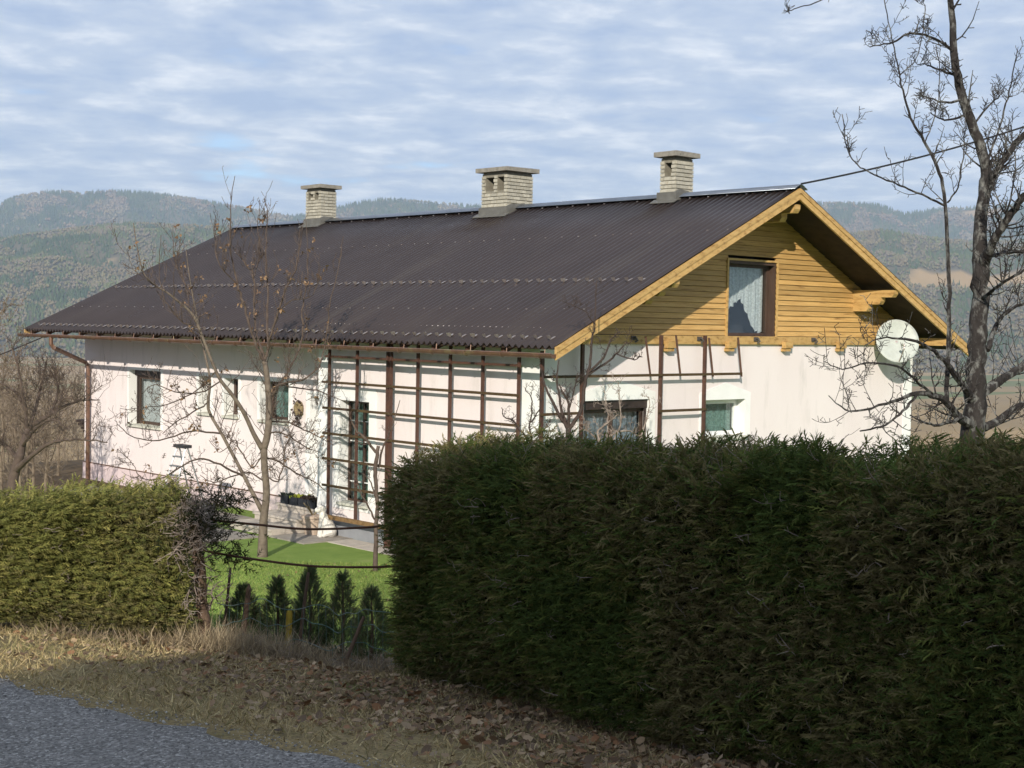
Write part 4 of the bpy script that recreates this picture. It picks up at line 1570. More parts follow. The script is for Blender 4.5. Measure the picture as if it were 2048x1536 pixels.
LIMBS = [
    [(529, 724, 6.2, .05), (512, 690, 5.5, -.05), (499, 650, 4.7, -.1), (486, 604, 4.3, -.15), (476, 571, 3.9, -.2), (466, 528, 3.3, -.2), (460, 482, 2.7, -.2), (463, 393, 1.7, -.2), (470, 352, 1.2, -.2)],
    [(530, 722, 5.9, .05), (512, 662, 4.3, .2), (509, 600, 3.9, .3), (508, 553, 3.3, .35), (494, 533, 2.7, .4), (474, 505, 1.9, .45), (455, 480, 1.1, .5)],
    [(530, 722, 5.9, .05), (536, 698, 5.5, .1), (535, 647, 4.7, .3), (536, 584, 3.9, .4), (532, 538, 3.1, .4), (532, 482, 2.3, .45), (536, 430, 1.6, .45), (528, 395, 1.1, .45)],
    [(536, 700, 5.1, 0), (542, 668, 4.7, -.2), (557, 622, 4.3, -.3), (573, 574, 3.6, -.4), (590, 541, 2.8, -.5), (600, 500, 2.0, -.5), (607, 445, 1.2, -.5)],
    [(542, 793, 5.5, .1), (560, 768, 5.1, .2), (585, 727, 4.3, .3), (606, 673, 3.9, .4), (603, 622, 3.3, .4), (613, 571, 2.5, .4), (616, 500, 1.6, .4), (612, 440, 1.1, .4)],
    [(545, 790, 4.7, -.1), (563, 768, 4.4, -.3), (604, 760, 3.9, -.5), (637, 735, 3.4, -.6), (648, 700, 3.1, -.6), (656, 647, 2.7, -.6), (661, 597, 2.2, -.6), (677, 541, 1.7, -.6), (687, 472, 1.1, -.6)],
    [(443, 867, 3.9, .4), (380, 862, 3.1, .2), (320, 880, 2.7, .1), (270, 875, 2.0, 0), (243, 856, 1.6, 0), (229, 840, 1.1, 0)],
    [(489, 954, 4.3, .15), (440, 930, 3.9, -.1), (398, 917, 3.4, -.3), (360, 935, 3.1, -.4), (320, 957, 2.5, -.4), (285, 957, 2.0, -.4), (265, 928, 1.6, -.4), (235, 898, 1.1, -.4)],
    [(440, 763, 3.1, -.35), (400, 785, 2.8, -.5), (350, 783, 2.3, -.6), (310, 770, 1.7, -.6), (280, 790, 1.1, -.6)],
    [(416, 806, 3.5, .5), (395, 818, 3.0, .3), (350, 845, 2.3, .2), (325, 868, 1.2, .2)],
    [(432, 742, 3.1, .3), (395, 780, 2.8, .5), (345, 805, 2.3, .6), (300, 815, 1.6, .6), (240, 817, 1.1, .6)],
    [(536, 864, 3.5, 0), (570, 868, 3.1, -.3), (610, 893, 2.3, -.5), (640, 905, 1.2, -.5)],
    [(530, 915, 3.9, 0), (560, 925, 3.4, .3), (600, 950, 2.8, .5), (632, 965, 2.2, .6), (660, 990, 1.1, .6)],
    [(532, 950, 3.6, 0), (552, 964, 3.1, -.3), (561, 950, 2.8, -.3), (570, 905, 2.3, -.3), (580, 870, 1.6, -.3), (592, 830, 1.1, -.3)],
    [(535, 842, 3.5, .1), (575, 845, 3.1, .4), (620, 865, 2.3, .6), (668, 890, 1.1, .6)],
    [(560, 770, 3.1, .2), (600, 776, 2.8, .5), (645, 785, 2.2, .7), (695, 805, 1.1, .7)],
    [(527, 905, 3.5, 0), (505, 935, 3.1, .2), (480, 900, 2.7, .3), (470, 880, 2.3, .3), (440, 905, 1.6, .2), (418, 880, 1.1, .2)],
    [(525, 960, 3.9, 0), (500, 945, 3.4, .3), (470, 950, 2.8, .5), (430, 965, 1.9, .6), (400, 950, 1.1, .6)],
    [(398, 656, 3.1, -.5), (360, 640, 2.7, -.7), (330, 600, 2.0, -.9), (318, 540, 1.4, -.9), (322, 470, 1.1, -.9)],
    [(380, 622, 3.1, -.5), (372, 570, 2.5, -.3), (350, 520, 1.7, -.2), (346, 450, 1.1, -.2)],
    [(476, 571, 2.7, -.2), (440, 530, 2.2, -.5), (430, 480, 1.6, -.5), (432, 430, 1.1, -.5)],
    [(509, 553, 2.3, .35), (520, 500, 1.9, .5), (515, 450, 1.4, .5), (520, 400, 1.1, .5)],
    [(557, 622, 2.7, -.3), (585, 600, 2.3, -.6), (625, 590, 1.7, -.7), (640, 540, 1.1, -.7)],
]
for k_, tr_ in enumerate(LIMBS):
    P, R = tb.limb(pix_limb(tr_, YD), 4, 0.008)
    hi_ = tr_[-1][1] < 600
    tb.along(P, R, 17 if hi_ else 18, 0.44 if hi_ else 0.42, 0.0070, 0.35 if hi_ else 0.10, 1 if hi_ else 2, 0.12, .9, kink=0.14 if hi_ else .15, spur=.22)
for P_, R_ in ((P2, R2_), (P3, R3), (P4, R4)):
    tb.along(P_, R_, 14, 0.8, 0.009, 0.22, 2, 0.15, 1.0, spur=.2)
tb.mb.build('branches', 'twig_yard', yt)
tips = [t for t in tb.tips if t[0][2] > 3.6 and rng.random() < 0.075] + [t for t in tb.tips if t[0][2] <= 3.6 and rng.random() < 0.015]
leaves_mesh('withered_leaves', tips, 'dead_leaf', yt, [(.24, .15, .085), (.29, .19, .11), (.18, .11, .065)], 0.075, 4)

# --- old apple tree behind the right hedge
AD = 10.6
ab = at(1946, 860, AD)
ag = gz(*to_sd(ab[0], ab[1]))
ap = empty('apple_tree', (ab[0], ab[1], ag), 'old leafless apple tree with lichen bark rising behind the tall right hedge', 'tree')
tk = TreeB()
q = pix_limb([(1946, 870, 48, 0), (1953, 732, 38, 0), (1959, 615, 35, 0), (1962, 527, 34, 0)], AD)
q = [np.array([ab[0] - .02, ab[1], ag - .15, 0.15]), np.array([ab[0] - .01, ab[1], (ag + ab[2]) / 2, 0.12])] + q
PT, RT = tk.limb(q, 6, 0.006, 14)
A1, B1 = tk.limb(pix_limb([(1962, 530, 33.3, 0), (1959, 469, 26.9, 0), (1970, 375, 24.3, .1), (1972, 328, 21.8, .1), (1950, 264, 19.8, .1), (1927, 199, 18.6, .1), (1909, 123, 16.0, .1), (1906, 47, 13.4, .1), (1893, -60, 10.2, .1), (1880, -180, 6.4, .1)], AD), 5, .004, 10)
A2, B2 = tk.limb(pix_limb([(1964, 532, 28.2, 0), (1985, 490, 17.3, -.2), (2003, 457, 15.4, -.3), (2038, 404, 14.1, -.4), (2090, 350, 12.2, -.5), (2140, 240, 9.0, -.5)], AD), 5, .004, 8)
A3, B3 = tk.limb(pix_limb([(1972, 385, 19.2, .1), (1985, 355, 15.4, .2), (1997, 334, 14.1, .3), (2032, 287, 12.8, .4), (2085, 230, 10.9, .5), (2130, 100, 7.7, .5)], AD), 5, .004, 8)
tk.mb.build('trunk', 'bark_apple', ap, smooth=True)
tb = TreeB(0.0022)
tb.fork = 0.38
AL = [
    ([(1950, 855, 24.8, 0), (1915, 832, 18.6, -.2), (1891, 803, 14.9, -.4), (1868, 791, 12.4, -.5), (1833, 787, 9.3, -.6), (1774, 806, 5.6, -.7), (1700, 822, 3.7, -.8), (1657, 791, 2.0, -.8)], 16, .35),
    ([(1893, 806, 11.2, -.35), (1893, 779, 9.3, -.3), (1897, 690, 8.7, -.3), (1898, 586, 8.1, -.3), (1891, 410, 7.1, -.3), (1874, 334, 6.5, -.3), (1847, 281, 5.6, -.3), (1821, 234, 4.7, -.3), (1803, 170, 3.7, -.3), (1798, 141, 3.1, -.3), (1780, 60, 2.2, -.3), (1765, -20, 2.0, -.3)], 22, .22),
    ([(1891, 412, 5.0, -.3), (1844, 390, 4.3, -.4), (1798, 369, 3.7, -.5), (1739, 345, 3.1, -.6), (1698, 310, 2.5, -.6), (1684, 228, 2.0, -.6)], 12, .20),
    ([(1895, 405, 4.3, -.3), (1915, 375, 4.0, -.4), (1926, 316, 3.4, -.5), (1930, 240, 2.5, -.5), (1922, 160, 2.0, -.5)], 10, .2),
    ([(1945, 800, 17.4, -.05), (1915, 756, 12.4, -.3), (1868, 703, 8.1, -.6), (1821, 680, 5.6, -.8), (1763, 677, 3.1, -.9), (1730, 690, 2.0, -.9)], 18, .26),
    ([(1868, 791, 7.4, -.5), (1833, 761, 6.2, -.7), (1792, 732, 5.0, -.9), (1733, 726, 3.4, -1), (1686, 738, 2.5, -1), (1648, 723, 2.0, -1)], 18, .22),
    ([(1833, 790, 7.4, -.6), (1800, 828, 6.2, -.8), (1770, 850, 5.0, -.9), (1720, 862, 3.1, -1)], 8, .22),
    ([(1958, 790, 24.8, .1), (2009, 756, 18.6, .3), (2048, 732, 16.1, .4), (2120, 700, 11.2, .5), (2200, 640, 6.2, .5)], 16, .4),
    ([(1950, 860, 22.3, .1), (1990, 845, 17.4, .3), (2048, 808, 14.9, .5), (2130, 780, 9.9, .6)], 14, .4),
    ([(1960, 600, 9.9, 0), (2000, 570, 7.4, -.4), (2050, 540, 5.6, -.6), (2110, 520, 3.7, -.6)], 14, .3),
    ([(1975, 700, 12.4, .1), (1992, 650, 9.3, .3), (2020, 620, 7.4, .5), (2060, 600, 5.6, .6), (2110, 560, 3.1, .6)], 14, .3),
    ([(1973, 515, 9.3, .1), (2010, 505, 7.4, .4), (2060, 500, 5.6, .6), (2120, 470, 3.1, .6)], 14, .3),
    ([(1909, 105, 6.8, .1), (1868, 76, 5.6, -.1), (1821, 67, 4.7, -.2), (1786, 85, 3.7, -.3), (1739, 94, 2.0, -.3)], 14, .16),
    ([(1915, 152, 5.6, .1), (1880, 140, 4.3, .2), (1850, 128, 2.5, .3), (1835, 130, 2.0, .3)], 8, .12),
    ([(1927, 200, 5.6, .1), (1890, 205, 4.3, 0), (1860, 196, 2.5, 0), (1830, 190, 2.0, 0)], 8, .12),
    ([(1945, 250, 5.6, .1), (1975, 215, 4.3, .2), (2000, 190, 2.5, .3), (2010, 170, 2.0, .3)], 8, .12),
    ([(1935, 230, 5.0, .1), (1890, 240, 3.7, .1), (1860, 225, 2.0, .1)], 7, .12),
    ([(1893, -60, 8.7, .1), (1820, -110, 6.8, -.2), (1720, -60, 4.3, -.4), (1640, 2, 2.5, -.5), (1600, 14, 2.0, -.5), (1572, 24, 2.0, -.5)], 6, .10),
    ([(1972, 330, 5.6, .1), (2000, 250, 4.3, .3), (2020, 180, 3.1, .4), (2035, 100, 2.0, .4)], 12, .2),
    ([(2003, 457, 5.0, -.3), (2020, 400, 3.7, -.5), (2030, 330, 2.5, -.6), (2022, 250, 2.0, -.6)], 10, .2),
    ([(1925, 835, 8.7, -.2), (1880, 850, 6.2, -.5), (1850, 845, 4.3, -.7), (1820, 830, 2.5, -.8)], 10, .2),
    ([(1800, 150, 2.5, -.3), (1830, 120, 2.0, -.3), (1845, 60, 2.0, -.3), (1850, 10, 2.0, -.3)], 5, .1),
    ([(1850, 285, 3.1, -.3), (1870, 230, 2.5, -.2), (1880, 150, 2.0, -.2), (1872, 90, 2.0, -.2)], 8, .12),
]
for tr_, n_, ln_ in AL:
    P, R = tb.limb(pix_limb(tr_, AD), 5, 0.003)
    tb.along(P, R, n_, ln_, 0.0065, 0.20, 1, 0.1, 1.0, kink=.13, spur=.7)
for P_, R_ in ((A1, B1), (A2, B2), (A3, B3)):
    tb.along(P_, R_, 22, 0.30, 0.008, 0.14, 1, 0.15, 1.0, kink=.14, spur=.7)
tb.mb.build('branches', 'bark_apple', ap)

# --- trained fruit tree by the gable trellis
def small_tree(name, label, traces, depth, n, ln, m='twig_dark', base_uv=None, cat='tree', sub=1, up=.2, trunk_n=1, spur=.5, rmin=.003):
    b = base_uv
    p_ = at(b[0], b[1], depth)
    s_, d_ = to_sd(p_[0], p_[1])
    g_ = gz(s_, d_)
    root = empty(name, (p_[0], p_[1], g_), label, cat)
    tk_ = TreeB()
    tb_ = TreeB(rmin)
    for i, tr_ in enumerate(traces):
        pts = pix_limb(tr_, depth)
        if i == 0:
            pts = [np.array([p_[0], p_[1], g_ - .1, pts[0][3] * 1.3])] + pts
        tgt = tk_ if i < trunk_n else tb_
        P_, R_ = tgt.limb(pts, 4, 0.006)
        if i:
            tb_.along(P_, R_, n, ln, 0.006, up, sub, .1, 1, kink=.3, spur=spur)
    tk_.mb.build('trunk', m, root, smooth=True)
    tb_.mb.build('branches', m, root)
    return root, tb_


small_tree('trained_fruit_tree', 'small leafless fruit tree trained on the gable trellis by the house corner',
           [[(1137, 905, 12, 0), (1137, 882, 11, 0), (1137, 858, 11, 0)],
            [(1137, 860, 8, 0), (1121, 834, 6.5, 0), (1104, 802, 5.5, 0), (1089, 768, 4, 0), (1082, 735, 2, 0)],
            [(1137, 858, 6, 0), (1123, 823, 5.5, .1), (1118, 789, 4.5, .1), (1114, 760, 3.5, .1), (1118, 720, 2, .1)],
            [(1137, 856, 7, 0), (1137, 809, 5.5, -.1), (1128, 790, 4, -.1), (1118, 768, 2.5, -.1)],
            [(1138, 857, 8.5, 0), (1158, 831, 7.5, 0), (1167, 801, 7, 0), (1172, 758, 6.5, 0), (1179, 733, 5.5, 0), (1185, 674, 4, 0), (1189, 648, 3, 0), (1194, 560, 1.5, 0)],
            [(1175, 746, 5, 0), (1206, 718, 4.4, -.1), (1218, 686, 3.4, -.1), (1235, 665, 1.5, -.1)],
            [(1176, 750, 5, 0), (1219, 721, 4.2, .1), (1240, 700, 3, .1), (1254, 684, 1.5, .1)],
            [(1234, 708, 3, .1), (1263, 718, 2.6, 0), (1285, 714, 1.6, 0)],
            [(1137, 820, 4, 0), (1148, 785, 3, .1), (1155, 745, 2, .1)],
            [(1190, 648, 2.5, 0), (1165, 620, 2, -.1), (1120, 600, 1.2, -.1)]], 23.4, 8, .22, base_uv=(1137, 900))
small_tree('garden_shrub', 'bare shoots of a shrub before the white house corner',
           [[(1075, 915, 5, 0), (1067, 887, 5, 0)], [(1067, 890, 5, 0), (1045, 865, 4.4, 0), (1025, 840, 3.4, 0), (1010, 835, 2.4, 0), (1003, 815, 1.5, 0)],
            [(1067, 888, 4.5, 0), (1059, 855, 4, .1), (1064, 802, 3, .1), (1050, 776, 1.5, .1)], [(1062, 845, 3, .1), (1078, 820, 2.4, .1), (1085, 790, 1.4, .1)],
            [(1066, 887, 3, 0), (1085, 862, 2.4, 0), (1100, 850, 1.4, 0)]], 22.6, 7, .22, base_uv=(1072, 905), cat='shrub')
small_tree('garden_shrub', 'tangle of bare twigs before the wide gable window',
           [[(1210, 930, 6, 0), (1205, 890, 5, 0)], [(1205, 892, 5, 0), (1195, 866, 4, 0), (1215, 845, 3, 0), (1237, 828, 1.5, 0)],
            [(1206, 890, 5, 0), (1225, 868, 4, .1), (1255, 862, 3, .1), (1280, 872, 1.6, .1)], [(1205, 890, 4, 0), (1185, 870, 3, 0), (1170, 855, 1.6, 0)],
            [(1215, 900, 4, 0), (1240, 850, 3, 0), (1238, 790, 2, 0), (1237, 762, 1.2, 0)], [(1214, 900, 3.5, 0), (1215, 830, 2.6, .1), (1208, 770, 1.3, .1)],
            [(1270, 905, 4, 0), (1290, 850, 3, .1), (1300, 800, 2, .1), (1280, 790, 1.2, .1)]], 22.0, 9, .2, base_uv=(1210, 920), cat='shrub', m='twig_grey')
small_tree('pruned_tree', 'small hard-pruned tree with a sawn stub before the tall french window',
           [[(752, 1065, 9, 0), (755, 1012, 8.5, 0), (751, 960, 8.5, 0), (751, 930, 9, 0), (757, 892, 7.5, 0)],
            [(752, 905, 6, 0), (732, 879, 5, 0), (711, 858, 4, 0), (700, 835, 2, 0)], [(753, 1000, 4, 0), (742, 965, 3.4, 0), (734, 955, 2, 0)],
            [(757, 935, 5, .1), (765, 900, 4, .1), (785, 850, 2.4, .1), (800, 800, 1.4, .1)], [(750, 1040, 4, 0), (735, 1010, 3.4, 0), (722, 985, 2.4, 0), (712, 950, 1.4, 0)]], 25.0, 5, .35, base_uv=(752, 1070), m='twig_yard', spur=.2)

# --- bare tree at the left edge, in front of the far end of the house
small_tree('bare_tree', 'dark spreading bare tree at the far end of the house above the left hedge',
           [[(20, 1005, 24, 0), (30, 940, 20, 0), (42, 905, 17, 0)],
            [(42, 908, 15, 0), (55, 860, 11, .2), (90, 835, 8, .4), (120, 818, 6, .5), (160, 800, 4, .6), (200, 800, 2, .6)],
            [(30, 942, 15, 0), (60, 915, 10, -.3), (95, 890, 7, -.5), (130, 880, 5, -.6), (170, 880, 4, -.6), (215, 885, 2, -.6)],
            [(54, 858, 9, .2), (52, 820, 7, .1), (45, 790, 6, 0), (40, 750, 4.5, 0), (30, 710, 3, 0), (22, 690, 1.5, 0)],
            [(52, 820, 7, .1), (35, 790, 5, .3), (10, 770, 4, .4), (-30, 760, 2, .4)],
            [(60, 850, 7, .2), (75, 800, 5.5, .5), (85, 760, 4, .6), (95, 715, 2, .6)],
            [(100, 830, 6, .4), (115, 790, 4.6, .7), (112, 760, 3.4, .8), (100, 740, 2, .8)],
            [(110, 820, 5, .5), (130, 795, 4, .3), (165, 800, 2.6, .2), (205, 770, 1.4, .2)],
            [(38, 920, 11, 0), (10, 890, 8, .3), (-30, 860, 5, .4)],
            [(45, 890, 8, 0), (80, 850, 6, -.4), (110, 840, 4, -.6), (140, 860, 2, -.7)]], 24.0, 26, .55, base_uv=(25, 990), m='twig_yard', sub=2, spur=.15)


# --- generic bare trees of the slope beyond the house
def bare_proto(seed_h, nb):
    tk_ = TreeB()
    tb_ = TreeB(0.010)
    h = seed_h
    P_, R_ = tk_.limb([np.array([0, 0, -.4, .11]), np.array([.05, .03, h * .25, .09]), np.array([-.08, .1, h * .55, .06]), np.array([.1, .02, h * .8, .035]), np.array([.0, -.1, h, .012])], 4, .02)
    for i in range(nb):
        t = rng.uniform(.15, .92)
        p_ = P_[int(t * (len(P_) - 1))]
        a = rng.uniform(0, 6.28)
        d = np.array([math.cos(a), math.sin(a), rng.uniform(.5, 1.3)])
        tb_.twig(p_, d, h * (1.05 - t) * rng.uniform(.35, .65), .05 * (1.1 - t), .14, 0, 3, 6, .22)
    return tk_.mb, tb_.mb


protos = []
for h_, nb_ in ((6.5, 18), (7.5, 17), (5.2, 18)):
    a_, b_ = bare_proto(h_, nb_)
    ms = []
    for nm, mbx, mt in (('trunk', a_, 'twig_far'), ('branches', b_, 'twig_far')):
        me = bpy.data.meshes.new(nm)
        me.from_pydata(mbx.v, [], mbx.f)
        me.materials.append(MATS[mt])
        ms.append((nm, me))
    protos.append(ms)


def place_bare(s_, d_, k_, sc_=1.0, label=None, group=None):
    x, y = sd(s_, d_)
    root = empty('bare_tree', (x, y, gz(s_, d_)), label, 'tree', group)
    root.rotation_euler = (0, 0, random.uniform(0, 6.28))
    root.scale = (sc_, sc_, sc_ * random.uniform(.9, 1.1))
    for nm, me in protos[k_ % 3]:
        o = bpy.data.objects.new(nm, me)
        COL.objects.link(o)
        o.parent = root


spots = []
for i in range(30):
    d_ = random.uniform(44, 95)
    u = random.uniform(-120, 215)
    spots.append(((u - 1024) / F * d_, d_))
for i in range(26):
    d_ = random.uniform(31, 44)
    u = random.uniform(-150, 125)
    spots.append(((u - 1024) / F * d_, d_))
for i in range(16):
    d_ = random.uniform(45, 80)
    u = random.uniform(1850, 2160)
    spots.append(((u - 1024) / F * d_, d_))
for i, (s_, d_) in enumerate(spots):
    left = s_ < 0
    place_bare(s_, d_, i, random.uniform(.65, 1.1) * ((1.0 if d_ > 44 else .42) if left else .62),
               'brown bare tree on the slope below the far end of the house' if left else 'brown bare tree on the slope beyond the gable end',
               'bare trees on the slope, left' if left else 'bare trees on the slope, right')

# ------------------------------------------------------------------ hedges
FROND_V = np.array([[0, -.02, 0], [0, .02, 0], [.80, -.02, .05], [1.0, 0.0, -.03],
                    [.08, 0, .01], [.20, 0, .02], [.36, -.21, -.03], [.30, 0, .03], [.42, 0, .04], [.60, -.20, -.02], [.52, 0, .04], [.64, 0, .05], [.84, -.15, -.02],
                    [.14, 0, .01], [.26, 0, .02], [.42, .22, -.03], [.36, 0, .03], [.50, 0, .04], [.68, .19, -.02], [.60, 0, .04], [.72, 0, .04], [.92, .12, -.02]])
FROND_F = np.array([[0, 2, 1], [1, 2, 3], [4, 6, 5], [7, 9, 8], [10, 12, 11], [13, 14, 15], [16, 17, 18], [19, 20, 21]])


def hedge(name, label, path, thick, n_front, colset, flen, seed, hue_fn=None, lean=0.0, group=None, top_round=0.07, left_end=True, right_end=True):
    """path: list of (s, d, ground z, top z) along the front foot; body stands behind it"""
    r = np.random.default_rng(seed)
    path = np.array(path, float)
    seg = np.hypot(*np.diff(path[:, :2], axis=0).T)
    cum = np.concatenate([[0], np.cumsum(seg)])
    Lh = cum[-1]

    def along(t):
        return np.stack([np.interp(t, cum, path[:, k]) for k in range(4)], -1)
    x0, y0 = sd(*along(Lh / 2)[:2])
    root = empty(name, (x0, y0, along(Lh / 2)[2]), label, 'hedge', group)

    def frame(t):
        a, b = along(np.clip(t - .1, 0, Lh)), along(np.clip(t + .1, 0, Lh))
        tg = norm((b - a)[..., :2])
        nm = np.stack([tg[..., 1], -tg[..., 0]], -1)   # towards the photographer
        flip = (nm[..., 1:2] > 0)
        return tg, np.where(flip, -nm, nm)

    def surf(t, h, w):
        """h 0..1 up, w 0 front .. 1 back -> s,d,z"""
        b = along(t)
        tg, nm = frame(t)
        bulge = 0.06 * (vnoise(t * 2.3, h * 2.6, seed) - .5) * 2 + 0.08 * (vnoise(t * 6, h * 6, seed + 1) - .5)
        inset = top_round * np.clip((h - .8) / .2, 0, 1) ** 2 + lean * h + .10 * np.clip((.14 - h) / .14, 0, 1)
        endr = np.minimum(t, Lh - t)
        inset = inset + .04 * np.clip(1 - endr / .2, 0, 1) ** 2
        off = -(w * (thick - 2 * inset) + inset) + bulge * (1 - 2 * w)
        s_ = b[..., 0] + nm[..., 0] * off
        d_ = b[..., 1] + nm[..., 1] * off
        topn = (vnoise(t * 3.1, w * 3 + 7, seed + 2) - .5) * .20 + (vnoise(t * 9, w * 9 + 7, seed + 3) - .5) * .06
        z_ = b[..., 2] + (b[..., 3] - b[..., 2]) * h + topn * h
        return s_, d_, z_, nm, tg
    # woody core
    tN, hN = 60, 12
    core = []
    for wv, hh in [(0.18, 0.05), (0.16, .5), (0.18, .86), (0.5, .93), (.82, .86), (.84, .5), (.82, .05)]:
        t = np.linspace(.14, Lh - .14, tN)
        s_, d_, z_, _, _ = surf(t, np.full(tN, hh), np.full(tN, wv))
        x, y = sd(s_, d_)
        core.append(np.stack([x, y, z_], -1))
    core = np.array(core)
    kk, n_ = core.shape[:2]
    ii = np.arange(kk * n_).reshape(kk, n_)
    ff = np.stack([ii[:-1, :-1], ii[:-1, 1:], ii[1:, 1:], ii[1:, :-1]], -1).reshape(-1, 4)
    np_mesh('inner_wood', core.reshape(-1, 3), ff, 'hedge_wood', root)
    # fronds: front, top, back (thin) and the ends
    P_, Nn, hs, ts_ = [], [], [], []
    for kind, n in (('front', n_front), ('top', int(n_front * .34)), ('back', int(n_front * .06)), ('end0', int(n_front * .16) if left_end else 0), ('end1', int(n_front * .16) if right_end else 0)):
        if not n:
            continue
        t = r.uniform(0, Lh, n)
        h = r.uniform(0, 1, n) ** .95
        w = np.zeros(n)
        if kind == 'top':
            w = r.uniform(0, 1, n)
            h = np.ones(n)
        elif kind == 'back':
            w = np.ones(n)
        elif kind == 'end0':
            t = r.uniform(0, .06, n)
            w = r.uniform(0, 1, n)
        elif kind == 'end1':
            t = r.uniform(Lh - .06, Lh, n)
            w = r.uniform(0, 1, n)
        s_, d_, z_, nm, tg = surf(t, h, w)
        out = {'front': (1, 0, .15), 'top': (.15, 0, 1), 'back': (-1, 0, .2), 'end0': (0, -1, .2), 'end1': (0, 1, .2)}[kind]
        ns, ndd = nm[..., 0] * out[0] + tg[..., 0] * out[1], nm[..., 1] * out[0] + tg[..., 1] * out[1]
        nw_ = np.stack([RH[0] * ns + FH[0] * ndd, RH[1] * ns + FH[1] * ndd, np.full(n, out[2])], -1)
        if kind == 'front':
            nw_[:, 2] += np.clip((h - .85) / .15, 0, 1)
        x, y = sd(s_, d_)
        dep = r.uniform(0.0, 0.17, n) - .03
        nw_ = norm(nw_)
        P_.append(np.stack([x, y, z_], -1) - nw_ * dep[:, None])
        Nn.append(nw_)
        hs.append(h)
        ts_.append(t)
    P_, Nn, hs, ts_ = np.concatenate(P_), np.concatenate(Nn), np.concatenate(hs), np.concatenate(ts_)
    n = len(P_)
    rndv = r.normal(0, 1, (n, 3)) * (1, 1, .55)
    dirs = norm(Nn * r.uniform(.2, .9, (n, 1)) + rndv * (.62, .62, .38) + np.array([RH[0], RH[1], 0]) * .30 + np.array([0, 0, -.06]))
    nrm_ = norm(Nn + r.normal(0, .42, (n, 3)) + np.array([0, 0, .35]))
    bs = basis_from(dirs, nrm_)
    ln = r.uniform(flen * .5, flen * 1.5, n)
    v, f = scatter(FROND_V, FROND_F, P_, bs, np.stack([ln, ln * r.uniform(.7, 1.1, n), ln], -1))
    cs = np.array(colset)
    patch = vnoise(ts_ * 1.6, hs * 2.4, seed + 9)
    ci = np.clip((patch * 1.1 + r.normal(0, .28, n)) * len(cs), 0, len(cs) - .01).astype(int)
    c = cs[ci] * r.uniform(.7, 1.3, (n, 1))
    if hue_fn is not None:
        c = hue_fn(c, ts_, hs, r)
    c = np.repeat(c, len(FROND_V), 0)
    # younger, paler tips
    tipm = np.tile(FROND_V[:, 0], n)[:, None]
    c = c * (0.8 + .5 * tipm)
    fo = np_mesh('foliage', v, f, 'foliage', root, cols=c)
    tag(fo, kind='stuff')
    return root, surf, Lh


def hp(u, v, h_below, top):
    """foot of a hedge at pixel u,v with the eye h_below above it"""
    d_ = h_below * F / (v - (630 + 36 * u / 2048))
    s_ = (u - 1024) / F * d_
    return (s_, d_, gz(s_, d_), EYE - top)


rp = [(-0.85, 9.85), (0.71, 7.56), (2.0, 5.52), (3.2, 3.8)]
rpath = []
for (s_, d_), tp in zip(rp, (0.90, 0.73, 0.49, 0.33)):
    rpath.append((s_, d_, gz(s_, d_) + .02, EYE - tp))
rh, rsurf, RL = hedge('clipped_hedge', 'tall dark clipped conifer hedge filling the right foreground', rpath, 0.95, 70000,
                      [(.072, .104, .028), (.096, .126, .034), (.120, .140, .036), (.150, .142, .046), (.084, .118, .032), (.172, .146, .066)], 0.076, 11, right_end=False)
lp = [(-6.4, 8.1), (-4.9, 8.9), (-3.42, 9.68), (-2.75, 10.05), (-2.28, 10.25)]
lpath = []
for (s_, d_), tp in zip(lp, (1.12, 1.22, 1.29, 1.31, 1.30)):
    lpath.append((s_, d_, gz(s_, d_) + .02, EYE - tp))
lh, lsurf, LL = hedge('clipped_hedge', 'lower yellow-green clipped hedge at the left edge', lpath, 0.75, 38000,
                      [(.19, .20, .06), (.24, .24, .075), (.28, .26, .085), (.165, .18, .06), (.20, .18, .08)], 0.072, 21, left_end=False)


# bare twigs poking out of the right hedge's top
def hedge_twigs(root, surf, Lh, n, mtl, lo, hi, ln, seed, tops=True):
    tb_ = TreeB()
    for i in range(n):
        t = rng.uniform(lo, hi) * Lh
        h = 1.0 if tops else rng.uniform(0, .9)
        s_, d_, z_, nm, tg = surf(np.array(t), np.array(h), np.array(rng.uniform(0, .9) if tops else -.02))
        x, y = sd(float(s_), float(d_))
        dr = np.array([rng.normal(0, .6), rng.normal(0, .6), 1.0 if tops else .2])
        if not tops:
            dr = dr + np.array([RH[0] * nm[0] + FH[0] * nm[1], RH[1] * nm[0] + FH[1] * nm[1], 0])
        tb_.twig((x, y, float(z_) - .06), dr, ln * rng.uniform(.5, 1.3), .0035, .1, 0, 1, 4, .3)
    return tag(tb_.mb.build('bare_twigs', mtl, root), kind='stuff')


hedge_twigs(rh, rsurf, RL, 190, 'twig_grey', .1, .8, .15, 3)
hedge_twigs(rh, rsurf, RL, 90, 'twig_grey', .1, .9, .10, 4, False)
hedge_twigs(lh, lsurf, LL, 60, 'twig_grey', .3, .9, .10, 5, False)

